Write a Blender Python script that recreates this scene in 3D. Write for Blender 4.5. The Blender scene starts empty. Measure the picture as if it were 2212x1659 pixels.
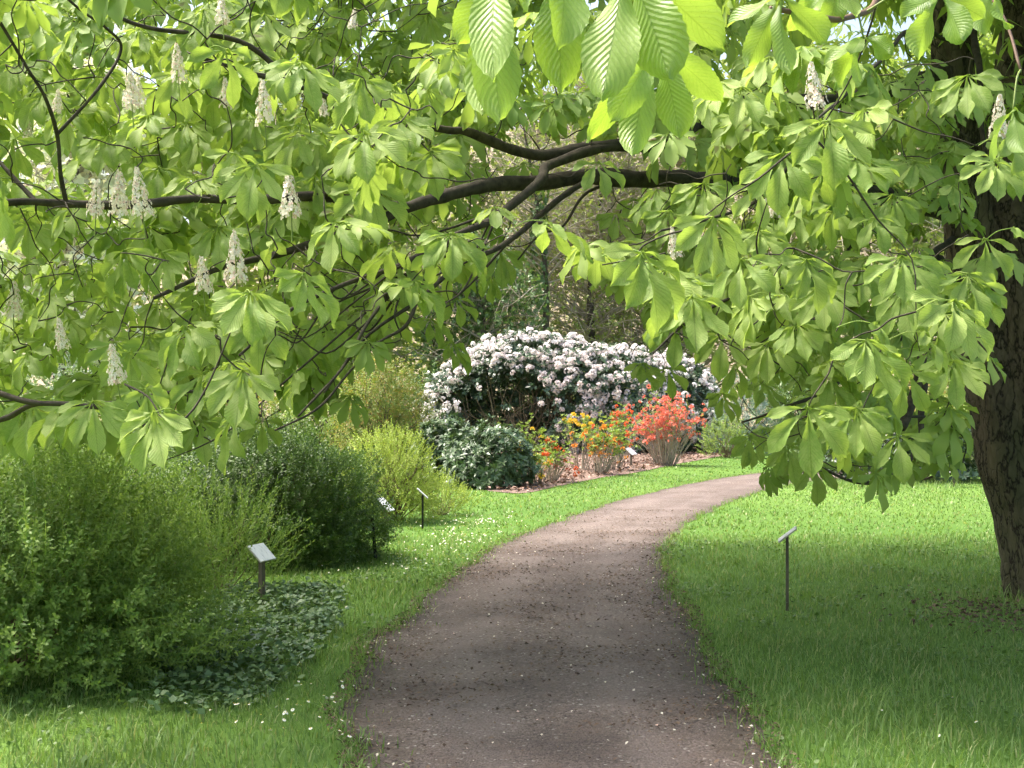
import bpy, math, random
import numpy as np
from mathutils import Vector, noise as mnoise

# ------------------------------------------------------------------ camera, sky, sun, exposure
SC = bpy.context.scene
CAM_H, FPX, CX, HY = 1.6, 2881.0, 1106.0, 850.0     # eye height; focal length and horizon in units of a 2212 px wide frame
cam_d = bpy.data.cameras.new('camera'); cam = bpy.data.objects.new('camera', cam_d)
SC.collection.objects.link(cam); SC.camera = cam
cam_d.sensor_width = 36.0; cam_d.lens = 36.0 * FPX / 2212.0
cam_d.clip_start = 0.05; cam_d.clip_end = 1200
cam.location = (0, 0, CAM_H)
cam.rotation_euler = (math.radians(90) + math.atan((HY - 829.5) / FPX), 0, 0)

SUN_EL, SUN_AZ = 62.0, -70.0        # azimuth from +Y towards +X; negative is to the left
W = bpy.data.worlds.new('World'); SC.world = W; W.use_nodes = True
wn = W.node_tree.nodes; wl = W.node_tree.links
bg = wn['Background']
sky = wn.new('ShaderNodeTexSky'); sky.sky_type = 'NISHITA'; sky.sun_disc = False
sky.sun_elevation = math.radians(SUN_EL); sky.sun_rotation = math.radians(SUN_AZ)
sky.air_density = 1.0; sky.dust_density = 6.0; sky.ozone_density = 1.0
wl.new(sky.outputs[0], bg.inputs['Color']); bg.inputs['Strength'].default_value = 0.15
sun_d = bpy.data.lights.new('sun', 'SUN'); sun = bpy.data.objects.new('sun', sun_d); SC.collection.objects.link(sun)
sun_d.energy = 3.1; sun_d.angle = math.radians(15.0); sun_d.color = (1.0, 0.95, 0.86)
_e, _a = math.radians(SUN_EL), math.radians(SUN_AZ)
to_sun = Vector((math.sin(_a) * math.cos(_e), math.cos(_a) * math.cos(_e), math.sin(_e)))
sun.rotation_euler = to_sun.to_track_quat('Z', 'Y').to_euler()
SC.view_settings.view_transform = 'Standard'; SC.view_settings.look = 'None'
SC.view_settings.exposure = 1.55; SC.view_settings.gamma = 1.0; SC.view_settings.use_curve_mapping = False
SC.render.engine = 'CYCLES'
SC.cycles.use_adaptive_sampling = True; SC.cycles.adaptive_threshold = 0.03
SC.cycles.max_bounces = 4; SC.cycles.diffuse_bounces = 3; SC.cycles.glossy_bounces = 2
SC.cycles.transmission_bounces = 5; SC.cycles.transparent_max_bounces = 4
SC.cycles.sample_clamp_indirect = 6.0

# ------------------------------------------------------------------ helpers
COL = SC.collection
RNG = np.random.default_rng(11)
random.seed(5)
def at(px, py, Y): return np.array([(px - CX) / FPX * Y, Y, CAM_H + (HY - py) / FPX * Y])
def gnd(px, py):
    Y = CAM_H * FPX / (py - HY); return np.array([(px - CX) / FPX * Y, Y, 0.0])
def unit(v):
    v = np.asarray(v, float); return v / (np.linalg.norm(v, axis=-1, keepdims=True) + 1e-12)
def tag(o, label=None, cat=None, group=None, kind=None):
    if label: o['label'] = label
    if cat: o['category'] = cat
    if group: o['group'] = group
    if kind: o['kind'] = kind
    return o
def empty(name, loc):
    o = bpy.data.objects.new(name, None); COL.objects.link(o); o.location = [float(c) for c in loc]
    o.empty_display_size = 0.2
    return o

class MB:
    """collects vertices, faces and a per-vertex (u, v, random) attribute"""
    def __init__(s): s.V = []; s.F3 = []; s.F4 = []; s.A = []; s.n = 0
    def add(s, V, F3=None, F4=None, A=None):
        V = np.asarray(V, float).reshape(-1, 3)
        if F3 is not None and len(F3): s.F3.append(np.asarray(F3, int) + s.n)
        if F4 is not None and len(F4): s.F4.append(np.asarray(F4, int) + s.n)
        s.A.append(np.zeros((len(V), 3)) if A is None else np.asarray(A, float)); s.V.append(V); s.n += len(V)
    def stamp(s, tpl, R, T, S, rnd):
        """n copies of a template (V, F3, F4, A): rotations R (n,3,3), positions T (n,3), scales S (n), randoms (n)"""
        V, F3, F4, A = tpl; n = len(T); k = len(V)
        if n == 0: return
        P = np.einsum('nij,kj->nki', R, V) * np.asarray(S)[:, None, None] + T[:, None, :]
        off = (np.arange(n) * k)[:, None, None]
        a = np.repeat(A[None], n, 0).copy(); a[:, :, 2] = (a[:, :, 2] * 0.25 + np.asarray(rnd)[:, None]) % 1.0
        s.add(P.reshape(-1, 3), (F3[None] + off).reshape(-1, 3) if len(F3) else None,
              (F4[None] + off).reshape(-1, 4) if len(F4) else None, a.reshape(-1, 3))
    def tpl(s):
        F3 = np.concatenate(s.F3) if s.F3 else np.zeros((0, 3), int)
        F4 = np.concatenate(s.F4) if s.F4 else np.zeros((0, 4), int)
        return (np.concatenate(s.V), F3, F4, np.concatenate(s.A))
    def mesh(s, name, smooth=True):
        V, F3, F4, A = s.tpl()
        me = bpy.data.meshes.new(name)
        me.vertices.add(len(V)); me.vertices.foreach_set('co', V.astype(np.float32).ravel())
        nl = len(F3) * 3 + len(F4) * 4
        me.loops.add(nl); me.loops.foreach_set('vertex_index', np.concatenate([F3.ravel(), F4.ravel()]).astype(np.int32))
        me.polygons.add(len(F3) + len(F4))
        st = np.concatenate([np.arange(len(F3)) * 3, len(F3) * 3 + np.arange(len(F4)) * 4])
        me.polygons.foreach_set('loop_start', st.astype(np.int32))
        me.polygons.foreach_set('use_smooth', np.full(len(F3) + len(F4), smooth))
        at_ = me.attributes.new('lf', 'FLOAT_VECTOR', 'POINT'); at_.data.foreach_set('vector', A.astype(np.float32).ravel())
        me.update(calc_edges=True)
        return me
    def build(s, name, mat, parent=None, smooth=True, kind=None):
        me = s.mesh(name, smooth); me.materials.append(mat)
        return link(name, me, parent, kind)
def link(name, me, parent=None, kind=None):
    o = bpy.data.objects.new(name, me); COL.objects.link(o)
    if parent is not None:
        o.parent = parent
        o.matrix_parent_inverse = parent_inv(parent)
    if kind: o['kind'] = kind
    return o
from mathutils import Matrix
def parent_inv(p):
    # parents are never rotated or scaled when their parts are made: plain translation chain
    t = Vector((0, 0, 0)); q = p
    while q is not None:
        t = t + q.location; q = q.parent
    return Matrix.Translation(-t) if p.parent is None else Matrix.Translation(-p.location)

def rotz(a):
    a = np.atleast_1d(a); c, s = np.cos(a), np.sin(a); z = np.zeros_like(a); o = np.ones_like(a)
    return np.stack([np.stack([c, -s, z], -1), np.stack([s, c, z], -1), np.stack([z, z, o], -1)], -2)
def rotx(a):
    a = np.atleast_1d(a); c, s = np.cos(a), np.sin(a); z = np.zeros_like(a); o = np.ones_like(a)
    return np.stack([np.stack([o, z, z], -1), np.stack([z, c, -s], -1), np.stack([z, s, c], -1)], -2)
def roty(a):
    a = np.atleast_1d(a); c, s = np.cos(a), np.sin(a); z = np.zeros_like(a); o = np.ones_like(a)
    return np.stack([np.stack([c, z, s], -1), np.stack([z, o, z], -1), np.stack([-s, z, c], -1)], -2)
def frame_z(d, spin):
    """rotations whose local +Z is d, spun about it"""
    d = unit(d); ref = np.where(np.abs(d[:, 2:3]) > 0.95, np.array([[1.0, 0, 0]]), np.array([[0, 0, 1.0]]))
    x = unit(np.cross(ref, d)); y = np.cross(d, x)
    c, s = np.cos(spin)[:, None], np.sin(spin)[:, None]
    return np.stack([x * c + y * s, -x * s + y * c, d], -1)

def spline(P, n):
    """catmull-rom through the rows of P, n samples per span"""
    P = np.asarray(P, float)
    if len(P) == 2: return P[0] + (P[1] - P[0]) * np.linspace(0, 1, n + 1)[:, None]
    Q = np.vstack([2 * P[0] - P[1], P, 2 * P[-1] - P[-2]]); out = []
    for i in range(1, len(Q) - 2):
        t = np.linspace(0, 1, n, endpoint=False)[:, None]
        a, b, c, d = Q[i - 1], Q[i], Q[i + 1], Q[i + 2]
        out.append(0.5 * (2 * b + (c - a) * t + (2 * a - 5 * b + 4 * c - d) * t ** 2 + (3 * b - a - 3 * c + d) * t ** 3))
    return np.vstack(out + [P[-1:]])
def tube(mb, P, r, sides=5, rnd=0.5, cap=True):
    P = np.asarray(P, float); k = len(P); r = np.broadcast_to(np.asarray(r, float), (k,))
    T = np.gradient(P, axis=0); T = unit(T)
    m = T.mean(0); ref = np.array([0, 0, 1.0]) if abs(m[2]) < 0.8 * np.linalg.norm(m) + 1e-9 else np.array([1.0, 0.2, 0])
    X = unit(np.cross(T, ref)); Yv = np.cross(T, X)
    th = np.arange(sides) * 2 * np.pi / sides
    V = P[:, None] + r[:, None, None] * (np.cos(th)[None, :, None] * X[:, None] + np.sin(th)[None, :, None] * Yv[:, None])
    i = np.arange(k - 1)[:, None] * sides; j = np.arange(sides)[None]; j2 = (j + 1) % sides
    F4 = np.stack([i + j, i + j2, i + sides + j2, i + sides + j], -1).reshape(-1, 4)
    A = np.zeros((k, sides, 3)); A[:, :, 0] = np.cos(th); A[:, :, 1] = np.linspace(0, 1, k)[:, None]; A[:, :, 2] = rnd
    V = V.reshape(-1, 3); F3 = None
    if cap:
        V = np.vstack([V, P[-1:] + T[-1:] * r[-1] * 0.4]); n = len(V) - 1
        F3 = np.array([[(k - 1) * sides + a, (k - 1) * sides + (a + 1) % sides, n] for a in range(sides)])
        A = np.vstack([A.reshape(-1, 3), [[0, 1, rnd]]])
    mb.add(V, F3, F4, A.reshape(-1, 3))
def nz(p, s=1.0, off=0.0): return mnoise.noise(Vector((p[0] * s + off, p[1] * s - off, p[2] * s + 2 * off)))
def inpoly(P, poly):
    P = np.asarray(P); poly = np.asarray(poly); x, y = P[:, 0], P[:, 1]; c = np.zeros(len(P), bool)
    x1, y1 = poly[:, 0], poly[:, 1]; x2, y2 = np.roll(x1, -1), np.roll(y1, -1)
    for a, b, d, e in zip(x1, y1, x2, y2):
        if b == e: continue
        c ^= ((b > y) != (e > y)) & (x < (d - a) * (y - b) / (e - b) + a)
    return c

# ------------------------------------------------------------------ materials
def newmat(name):
    m = bpy.data.materials.new(name); m.use_nodes = True; n = m.node_tree.nodes; n.clear()
    return m, n, m.node_tree.links
def mixc(n, l, fac, a, b, mode='MIX'):
    x = n.new('ShaderNodeMix'); x.data_type = 'RGBA'; x.blend_type = mode
    for s, v in ((x.inputs[0], fac), (x.inputs[6], a), (x.inputs[7], b)):
        if hasattr(v, 'is_output'): l.new(v, s)
        elif isinstance(v, (tuple, list)): s.default_value = (*v, 1)
        else: s.default_value = v
    return x.outputs[2]
def mth(n, l, op, a, b=None, c=None):
    x = n.new('ShaderNodeMath'); x.operation = op
    for i, v in enumerate((a, b, c)):
        if v is None: continue
        if hasattr(v, 'is_output'): l.new(v, x.inputs[i])
        else: x.inputs[i].default_value = v
    return x.outputs[0]
def ramp(n, l, fac, stops):
    x = n.new('ShaderNodeValToRGB'); e = x.color_ramp.elements
    while len(e) < len(stops): e.new(0.5)
    for q, (p, c) in zip(e, stops): q.position = p; q.color = (*c, 1)
    l.new(fac, x.inputs[0]); return x.outputs[0]
def noise_tex(n, l, scale, detail=4, rough=0.55, vec=None):
    x = n.new('ShaderNodeTexNoise'); x.inputs['Scale'].default_value = scale
    x.inputs['Detail'].default_value = detail; x.inputs['Roughness'].default_value = rough
    if vec is not None: l.new(vec, x.inputs['Vector'])
    return x.outputs[0]
def leafmat(name, c1, c2, tcol=None, trans=0.35, rough=0.5, spec=0.4, veins=0.0, objrand=False, tint=None):
    m, n, l = newmat(name)
    a = n.new('ShaderNodeAttribute'); a.attribute_name = 'lf'
    s = n.new('ShaderNodeSeparateXYZ'); l.new(a.outputs['Vector'], s.inputs[0])
    u, v, r = s.outputs
    if objrand:
        oi = n.new('ShaderNodeObjectInfo'); r = mth(n, l, 'FRACT', mth(n, l, 'ADD', r, oi.outputs['Random']))
    col = mixc(n, l, r, c1, c2)
    if tint:                                        # a share of the leaves is of another shade (young or older leaves)
        r2 = mth(n, l, 'FRACT', mth(n, l, 'MULTIPLY', r, 7.31))
        col = mixc(n, l, mth(n, l, 'MULTIPLY', mth(n, l, 'GREATER_THAN', r2, 1 - tint[0]), 0.8), col, tint[1])
    if objrand or name == 'chestnut_leaf_far':      # uneven tone and a few brown specks
        f1 = noise_tex(n, l, 18.0, 1, 0.6); col = mixc(n, l, ramp(n, l, f1, [(0.35, (0, 0, 0)), (0.75, (0.45, 0.45, 0.45))]), col, tuple(x * y for x, y in zip(c2, (1.25, 1.1, 1.3))))
        f2 = noise_tex(n, l, 95.0, 0, 0.5); col = mixc(n, l, ramp(n, l, f2, [(0.74, (0, 0, 0)), (0.79, (0.8, 0.8, 0.8))]), col, (0.12, 0.09, 0.04))
    bump = None
    if veins:
        au = mth(n, l, 'ABSOLUTE', u)
        sv = mth(n, l, 'FRACT', mth(n, l, 'MULTIPLY', mth(n, l, 'ADD', mth(n, l, 'SUBTRACT', v, mth(n, l, 'MULTIPLY', au, 0.22)), mth(n, l, 'MULTIPLY', noise_tex(n, l, 22.0, 1, 0.5), 0.018)), 17.0))
        tri = mth(n, l, 'ABSOLUTE', mth(n, l, 'SUBTRACT', sv, 0.5))            # 0.5 on a vein
        line = mth(n, l, 'MULTIPLY', mth(n, l, 'GREATER_THAN', tri, 0.40), 0.35)
        mid = mth(n, l, 'LESS_THAN', au, 0.035)
        col = mixc(n, l, mth(n, l, 'MULTIPLY', mth(n, l, 'MAXIMUM', line, mth(n, l, 'MULTIPLY', mid, 0.7)), veins), col, tuple(x * 0.55 for x in c1))
        b = n.new('ShaderNodeBump'); b.inputs['Strength'].default_value = 0.38; b.inputs['Distance'].default_value = 0.006
        l.new(mth(n, l, 'SUBTRACT', 0.5, tri), b.inputs['Height']); bump = b.outputs[0]
    p = n.new('ShaderNodeBsdfPrincipled'); l.new(col, p.inputs['Base Color'])
    p.inputs['Roughness'].default_value = rough; p.inputs['Specular IOR Level'].default_value = spec
    t = n.new('ShaderNodeBsdfTranslucent')
    tc = mixc(n, l, 1.0, col, tcol if tcol else (1.25, 1.25, 0.7), 'MULTIPLY') if not tcol else mixc(n, l, 0.75, col, tcol)
    l.new(tc, t.inputs['Color'])
    if bump is not None: l.new(bump, p.inputs['Normal'])
    mx = n.new('ShaderNodeMixShader'); mx.inputs[0].default_value = trans
    l.new(p.outputs[0], mx.inputs[1]); l.new(t.outputs[0], mx.inputs[2])
    o = n.new('ShaderNodeOutputMaterial'); l.new(mx.outputs[0], o.inputs[0])
    return m
def simplemat(name, c1, c2, scale=8.0, rough=0.85, bumps=0.4, dist=0.02, spec=0.3, stretch=(1, 1, 1), third=None):
    m, n, l = newmat(name)
    tc = n.new('ShaderNodeTexCoord'); mp = n.new('ShaderNodeMapping'); mp.inputs['Scale'].default_value = stretch
    l.new(tc.outputs['Object'], mp.inputs[0])
    f = noise_tex(n, l, scale, 6, 0.65, mp.outputs[0])
    stops = [(0.32, c1), (0.68, c2)] if not third else [(0.3, c1), (0.52, c2), (0.7, third)]
    col = ramp(n, l, f, stops)
    p = n.new('ShaderNodeBsdfPrincipled'); l.new(col, p.inputs['Base Color'])
    p.inputs['Roughness'].default_value = rough; p.inputs['Specular IOR Level'].default_value = spec
    if bumps:
        b = n.new('ShaderNodeBump'); b.inputs['Strength'].default_value = bumps; b.inputs['Distance'].default_value = dist
        l.new(noise_tex(n, l, scale * 3, 5, 0.7, mp.outputs[0]), b.inputs['Height']); l.new(b.outputs[0], p.inputs['Normal'])
    o = n.new('ShaderNodeOutputMaterial'); l.new(p.outputs[0], o.inputs[0])
    return m
def barkmat():
    m, n, l = newmat('chestnut_bark')
    tc = n.new('ShaderNodeTexCoord'); mp = n.new('ShaderNodeMapping'); mp.inputs['Scale'].default_value = (1, 1, 0.38)
    l.new(tc.outputs['Object'], mp.inputs[0])
    wob = n.new('ShaderNodeVectorMath'); wob.operation = 'MULTIPLY_ADD'
    nt = n.new('ShaderNodeTexNoise'); nt.inputs['Scale'].default_value = 5.0; l.new(mp.outputs[0], nt.inputs['Vector'])
    l.new(nt.outputs[1], wob.inputs[0]); wob.inputs[1].default_value = (0.30, 0.30, 0.22); l.new(mp.outputs[0], wob.inputs[2])
    v = n.new('ShaderNodeTexVoronoi'); v.feature = 'DISTANCE_TO_EDGE'; v.inputs['Scale'].default_value = 13.0
    l.new(wob.outputs[0], v.inputs['Vector'])
    crack = ramp(n, l, v.outputs['Distance'], [(0.0, (0.3, 0.3, 0.3)), (0.07, (1, 1, 1))])
    fis = noise_tex(n, l, 9.0, 4, 0.6, mp.outputs[0]); fis = mth(n, l, 'ABSOLUTE', mth(n, l, 'SUBTRACT', fis, 0.5))
    crack = mth(n, l, 'MULTIPLY', ramp(n, l, fis, [(0.0, (0.05, 0.05, 0.05)), (0.045, (1, 1, 1))]), mth(n, l, 'ADD', mth(n, l, 'MULTIPLY', crack, 0.45), 0.55))
    f = noise_tex(n, l, 14.0, 6, 0.7, mp.outputs[0]); big = noise_tex(n, l, 1.8, 3, 0.5)
    col = ramp(n, l, f, [(0.3, (0.065, 0.048, 0.034)), (0.55, (0.125, 0.095, 0.068)), (0.75, (0.185, 0.148, 0.11))])
    col = mixc(n, l, mth(n, l, 'MULTIPLY', ramp(n, l, big, [(0.5, (0, 0, 0)), (0.66, (1, 1, 1))]), 0.5), col, (0.07, 0.085, 0.035))
    col = mixc(n, l, crack, (0.018, 0.014, 0.011), col)
    p = n.new('ShaderNodeBsdfPrincipled'); l.new(col, p.inputs['Base Color']); p.inputs['Roughness'].default_value = 0.92
    p.inputs['Specular IOR Level'].default_value = 0.2
    h = mth(n, l, 'ADD', crack, mth(n, l, 'MULTIPLY', f, 0.5))
    b = n.new('ShaderNodeBump'); b.inputs['Strength'].default_value = 0.65; b.inputs['Distance'].default_value = 0.025
    l.new(h, b.inputs['Height']); l.new(b.outputs[0], p.inputs['Normal'])
    o = n.new('ShaderNodeOutputMaterial'); l.new(p.outputs[0], o.inputs[0])
    return m
M = {}
M['chestnut'] = leafmat('chestnut_leaf', (0.18, 0.30, 0.055), (0.38, 0.49, 0.13), (0.44, 0.59, 0.07), 0.43, 0.55, 0.3, veins=1.0, objrand=True)
M['chestnut_near'] = leafmat('chestnut_leaf_near', (0.16, 0.29, 0.05), (0.32, 0.45, 0.10), (0.40, 0.57, 0.04), 0.45, 0.42, 0.45, veins=0.8, objrand=True)
M['chestnut_far'] = leafmat('chestnut_leaf_far', (0.14, 0.255, 0.045), (0.34, 0.45, 0.115), (0.44, 0.59, 0.07), 0.43, 0.55, 0.3)
M['petiole'] = leafmat('leaf_stalk', (0.20, 0.27, 0.06), (0.25, 0.28, 0.08), None, 0.1, 0.5, 0.3)
M['bark'] = barkmat()
M['twig'] = simplemat('twig_bark', (0.022, 0.018, 0.012), (0.075, 0.062, 0.042), 22.0, 0.85, 0.3, 0.004)
M['young_twig'] = simplemat('young_twig', (0.10, 0.055, 0.035), (0.17, 0.11, 0.07), 40.0, 0.6, 0.2, 0.003)
M['grey_twig'] = simplemat('grey_twig', (0.11, 0.09, 0.055), (0.23, 0.19, 0.12), 12.0, 0.9, 0.3, 0.01)
M['shrub_twig'] = simplemat('shrub_twig', (0.10, 0.07, 0.045), (0.22, 0.16, 0.10), 9.0, 0.9, 0.0)
M['brown_twig'] = simplemat('brown_twig', (0.32, 0.27, 0.20), (0.50, 0.43, 0.34), 6.0, 0.9, 0.0)
M['far_bark'] = simplemat('far_bark', (0.06, 0.05, 0.035), (0.16, 0.13, 0.10), 3.0, 0.9, 0.4, 0.03)
M['petal_white'] = leafmat('candle_petal', (0.80, 0.70, 0.54), (0.86, 0.81, 0.70), (0.8, 0.75, 0.65), 0.25, 0.6, 0.2, tint=(0.22, (0.72, 0.45, 0.38)))
M['rhodo_petal'] = leafmat('rhododendron_petal', (0.88, 0.78, 0.77), (0.90, 0.86, 0.78), (0.88, 0.80, 0.76), 0.3, 0.6, 0.2, objrand=True)
M['rhodo_leaf'] = leafmat('rhododendron_leaf', (0.030, 0.062, 0.028), (0.065, 0.115, 0.045), None, 0.12, 0.33, 0.6)
M['laurel'] = leafmat('laurel_leaf', (0.04, 0.085, 0.03), (0.11, 0.17, 0.065), None, 0.18, 0.4, 0.5)
M['willow'] = leafmat('fine_leaf', (0.135, 0.24, 0.055), (0.29, 0.40, 0.10), None, 0.38, 0.5, 0.35)
M['willow_grey'] = leafmat('grey_leaf', (0.14, 0.22, 0.10), (0.20, 0.27, 0.13), None, 0.3, 0.55, 0.3)
M['box'] = leafmat('dense_leaf', (0.06, 0.125, 0.025), (0.135, 0.22, 0.045), None, 0.32, 0.45, 0.4)
M['lime'] = leafmat('lime_leaf', (0.24, 0.33, 0.06), (0.36, 0.43, 0.11), None, 0.38, 0.55, 0.3)
M['maple'] = leafmat('maple_leaf', (0.13, 0.20, 0.04), (0.25, 0.27, 0.06), None, 0.35, 0.55, 0.3, tint=(0.15, (0.36, 0.22, 0.07)))
M['azalea_leaf'] = leafmat('azalea_leaf', (0.14, 0.24, 0.05), (0.28, 0.36, 0.09), None, 0.35, 0.55, 0.3)
M['yellow'] = leafmat('yellow_petal', (0.82, 0.52, 0.05), (0.85, 0.62, 0.12), None, 0.25, 0.6, 0.2)
M['orange'] = leafmat('orange_petal', (0.80, 0.30, 0.06), (0.85, 0.42, 0.12), None, 0.25, 0.6, 0.2)
M['red'] = leafmat('red_petal', (0.76, 0.14, 0.06), (0.82, 0.24, 0.13), None, 0.25, 0.6, 0.2)
M['coral'] = leafmat('coral_petal', (0.80, 0.20, 0.16), (0.88, 0.38, 0.33), None, 0.25, 0.6, 0.2)
M['blue_leaf'] = leafmat('blue_needle', (0.13, 0.20, 0.17), (0.22, 0.29, 0.25), None, 0.2, 0.6, 0.3)
M['holly'] = leafmat('evergreen_leaf', (0.08, 0.15, 0.045), (0.17, 0.26, 0.09), None, 0.25, 0.45, 0.45)
M['spring'] = leafmat('spring_leaf', (0.22, 0.30, 0.08), (0.36, 0.41, 0.15), None, 0.4, 0.6, 0.2)
M['blossom'] = leafmat('blossom', (0.72, 0.72, 0.62), (0.80, 0.80, 0.74), None, 0.3, 0.6, 0.2)
M['grass'] = leafmat('grass_blade', (0.10, 0.19, 0.045), (0.23, 0.345, 0.095), None, 0.35, 0.5, 0.35, tint=(0.15, (0.34, 0.36, 0.16)))
M['ivy'] = leafmat('ivy_leaf', (0.06, 0.125, 0.045), (0.16, 0.25, 0.10), None, 0.2, 0.5, 0.45)
M['daisy'] = leafmat('daisy_petal', (0.80, 0.80, 0.76), (0.82, 0.82, 0.78), None, 0.1, 0.6, 0.2)
M['daisy_eye'] = simplemat('daisy_eye', (0.7, 0.48, 0.05), (0.75, 0.55, 0.08), 10, 0.8, 0)
M['litter'] = leafmat('litter_flake', (0.05, 0.033, 0.024), (0.20, 0.14, 0.10), None, 0.05, 0.8, 0.15)
M['bedlitter'] = leafmat('bed_litter_flake', (0.10, 0.06, 0.042), (0.28, 0.185, 0.145), None, 0.05, 0.8, 0.15, tint=(0.2, (0.42, 0.29, 0.24)))
M['post'] = simplemat('weathered_post', (0.075, 0.062, 0.045), (0.17, 0.145, 0.11), 9.0, 0.85, 0.4, 0.006, stretch=(6, 6, 0.6))
M['black'] = simplemat('black_metal', (0.012, 0.012, 0.012), (0.035, 0.033, 0.03), 20, 0.6, 0.2, 0.003)
M['plate_edge'] = simplemat('plate_edge', (0.38, 0.37, 0.33), (0.48, 0.46, 0.40), 20, 0.6, 0)

def groundmat():
    m, n, l = newmat('lawn_soil')
    f = noise_tex(n, l, 0.9, 5, 0.6); g = noise_tex(n, l, 40, 4, 0.7)
    col = ramp(n, l, f, [(0.35, (0.055, 0.115, 0.02)), (0.65, (0.10, 0.185, 0.035))])
    col = mixc(n, l, ramp(n, l, g, [(0.45, (0, 0, 0)), (0.7, (1, 1, 1))]), col, (0.15, 0.235, 0.05))
    p = n.new('ShaderNodeBsdfPrincipled'); l.new(col, p.inputs['Base Color']); p.inputs['Roughness'].default_value = 0.95
    p.inputs['Specular IOR Level'].default_value = 0.1
    b = n.new('ShaderNodeBump'); b.inputs['Strength'].default_value = 0.8; b.inputs['Distance'].default_value = 0.03
    l.new(g, b.inputs['Height']); l.new(b.outputs[0], p.inputs['Normal'])
    o = n.new('ShaderNodeOutputMaterial'); l.new(p.outputs[0], o.inputs[0]); return m
def pathmat():
    m, n, l = newmat('path_gravel')
    tc = n.new('ShaderNodeTexCoord'); vec = tc.outputs['Object']
    v = n.new('ShaderNodeTexVoronoi'); v.inputs['Scale'].default_value = 75.0; l.new(vec, v.inputs['Vector'])
    f = noise_tex(n, l, 55, 6, 0.75, vec); big = noise_tex(n, l, 1.3, 4, 0.6, vec)
    col = ramp(n, l, f, [(0.34, (0.03, 0.022, 0.018)), (0.5, (0.15, 0.112, 0.094)), (0.64, (0.36, 0.285, 0.245))])
    vs = n.new('ShaderNodeSeparateColor'); l.new(v.outputs['Color'], vs.inputs[0])
    col = mixc(n, l, mth(n, l, 'MULTIPLY', vs.outputs[0], 0.4), col, (0.24, 0.188, 0.164))
    col = mixc(n, l, mth(n, l, 'MULTIPLY', mth(n, l, 'GREATER_THAN', vs.outputs[1], 0.985), 0.8), col, (0.62, 0.57, 0.50))
    col = mixc(n, l, mth(n, l, 'MULTIPLY', mth(n, l, 'GREATER_THAN', vs.outputs[2], 0.93), 0.7), col, (0.06, 0.042, 0.034))
    col = mixc(n, l, ramp(n, l, big, [(0.40, (0, 0, 0)), (0.66, (0.7, 0.7, 0.7))]), col, (0.095, 0.070, 0.058))
    pat = noise_tex(n, l, 4.5, 5, 0.65, vec); col = mixc(n, l, ramp(n, l, pat, [(0.50, (0, 0, 0)), (0.62, (0.6, 0.6, 0.6))]), col, (0.17, 0.122, 0.10))
    at_ = n.new('ShaderNodeAttribute'); at_.attribute_name = 'lf'; sp = n.new('ShaderNodeSeparateXYZ'); l.new(at_.outputs['Vector'], sp.inputs[0])
    eu = mth(n, l, 'ADD', mth(n, l, 'ABSOLUTE', sp.outputs[0]), mth(n, l, 'MULTIPLY', mth(n, l, 'SUBTRACT', pat, 0.5), 0.9))     # earthy verges
    col = mixc(n, l, ramp(n, l, eu, [(0.72, (0, 0, 0)), (1.0, (0.85, 0.85, 0.85))]), col, (0.075, 0.058, 0.042))
    trk = mth(n, l, 'ABSOLUTE', mth(n, l, 'SUBTRACT', mth(n, l, 'ABSOLUTE', sp.outputs[0]), 0.38))                                 # two trodden lanes, swept cleaner
    col = mixc(n, l, ramp(n, l, mth(n, l, 'ADD', trk, mth(n, l, 'MULTIPLY', mth(n, l, 'SUBTRACT', big, 0.5), 0.8)), [(0.0, (0.4, 0.4, 0.4)), (0.2, (0, 0, 0))]), col, (0.23, 0.185, 0.165))
    p = n.new('ShaderNodeBsdfPrincipled'); l.new(col, p.inputs['Base Color']); p.inputs['Roughness'].default_value = 0.75
    p.inputs['Specular IOR Level'].default_value = 0.3
    b = n.new('ShaderNodeBump'); b.inputs['Strength'].default_value = 1.0; b.inputs['Distance'].default_value = 0.014
    l.new(mth(n, l, 'ADD', f, mth(n, l, 'MULTIPLY', v.outputs['Distance'], -0.8)), b.inputs['Height']); l.new(b.outputs[0], p.inputs['Normal'])
    o = n.new('ShaderNodeOutputMaterial'); l.new(p.outputs[0], o.inputs[0]); return m
def platemat():
    m, n, l = newmat('label_plate')
    tc = n.new('ShaderNodeTexCoord'); mp = n.new('ShaderNodeMapping'); mp.inputs['Scale'].default_value = (30, 9, 30)
    l.new(tc.outputs['Object'], mp.inputs[0])
    f = noise_tex(n, l, 1.6, 3, 0.6, mp.outputs[0])
    col = ramp(n, l, f, [(0.34, (0.40, 0.40, 0.45)), (0.44, (0.72, 0.73, 0.78)), (0.7, (0.80, 0.80, 0.83))])
    p = n.new('ShaderNodeBsdfPrincipled'); l.new(col, p.inputs['Base Color']); p.inputs['Roughness'].default_value = 0.35
    o = n.new('ShaderNodeOutputMaterial'); l.new(p.outputs[0], o.inputs[0]); return m
M['ground'] = groundmat(); M['path'] = pathmat(); M['plate'] = platemat()
M['bank'] = simplemat('bank_soil', (0.26, 0.21, 0.14), (0.36, 0.29, 0.20), 2.2, 0.95, 0.6, 0.3, third=(0.30, 0.33, 0.15))
M['mulch'] = simplemat('mulch_soil', (0.07, 0.045, 0.032), (0.20, 0.14, 0.11), 9.0, 0.95, 0.8, 0.03, third=(0.34, 0.24, 0.20))

# ------------------------------------------------------------------ the ground, the path, the bed
mb = MB(); g = 600.0
mb.add([(-g, -60, 0), (g, -60, 0), (g, 2 * g, 0), (-g, 2 * g, 0)], F4=[(0, 1, 2, 3)])
lawn = mb.build('lawn', M['ground'], smooth=False); tag(lawn, 'green lawn spreading on both sides of the path', 'lawn', kind='structure')

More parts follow.
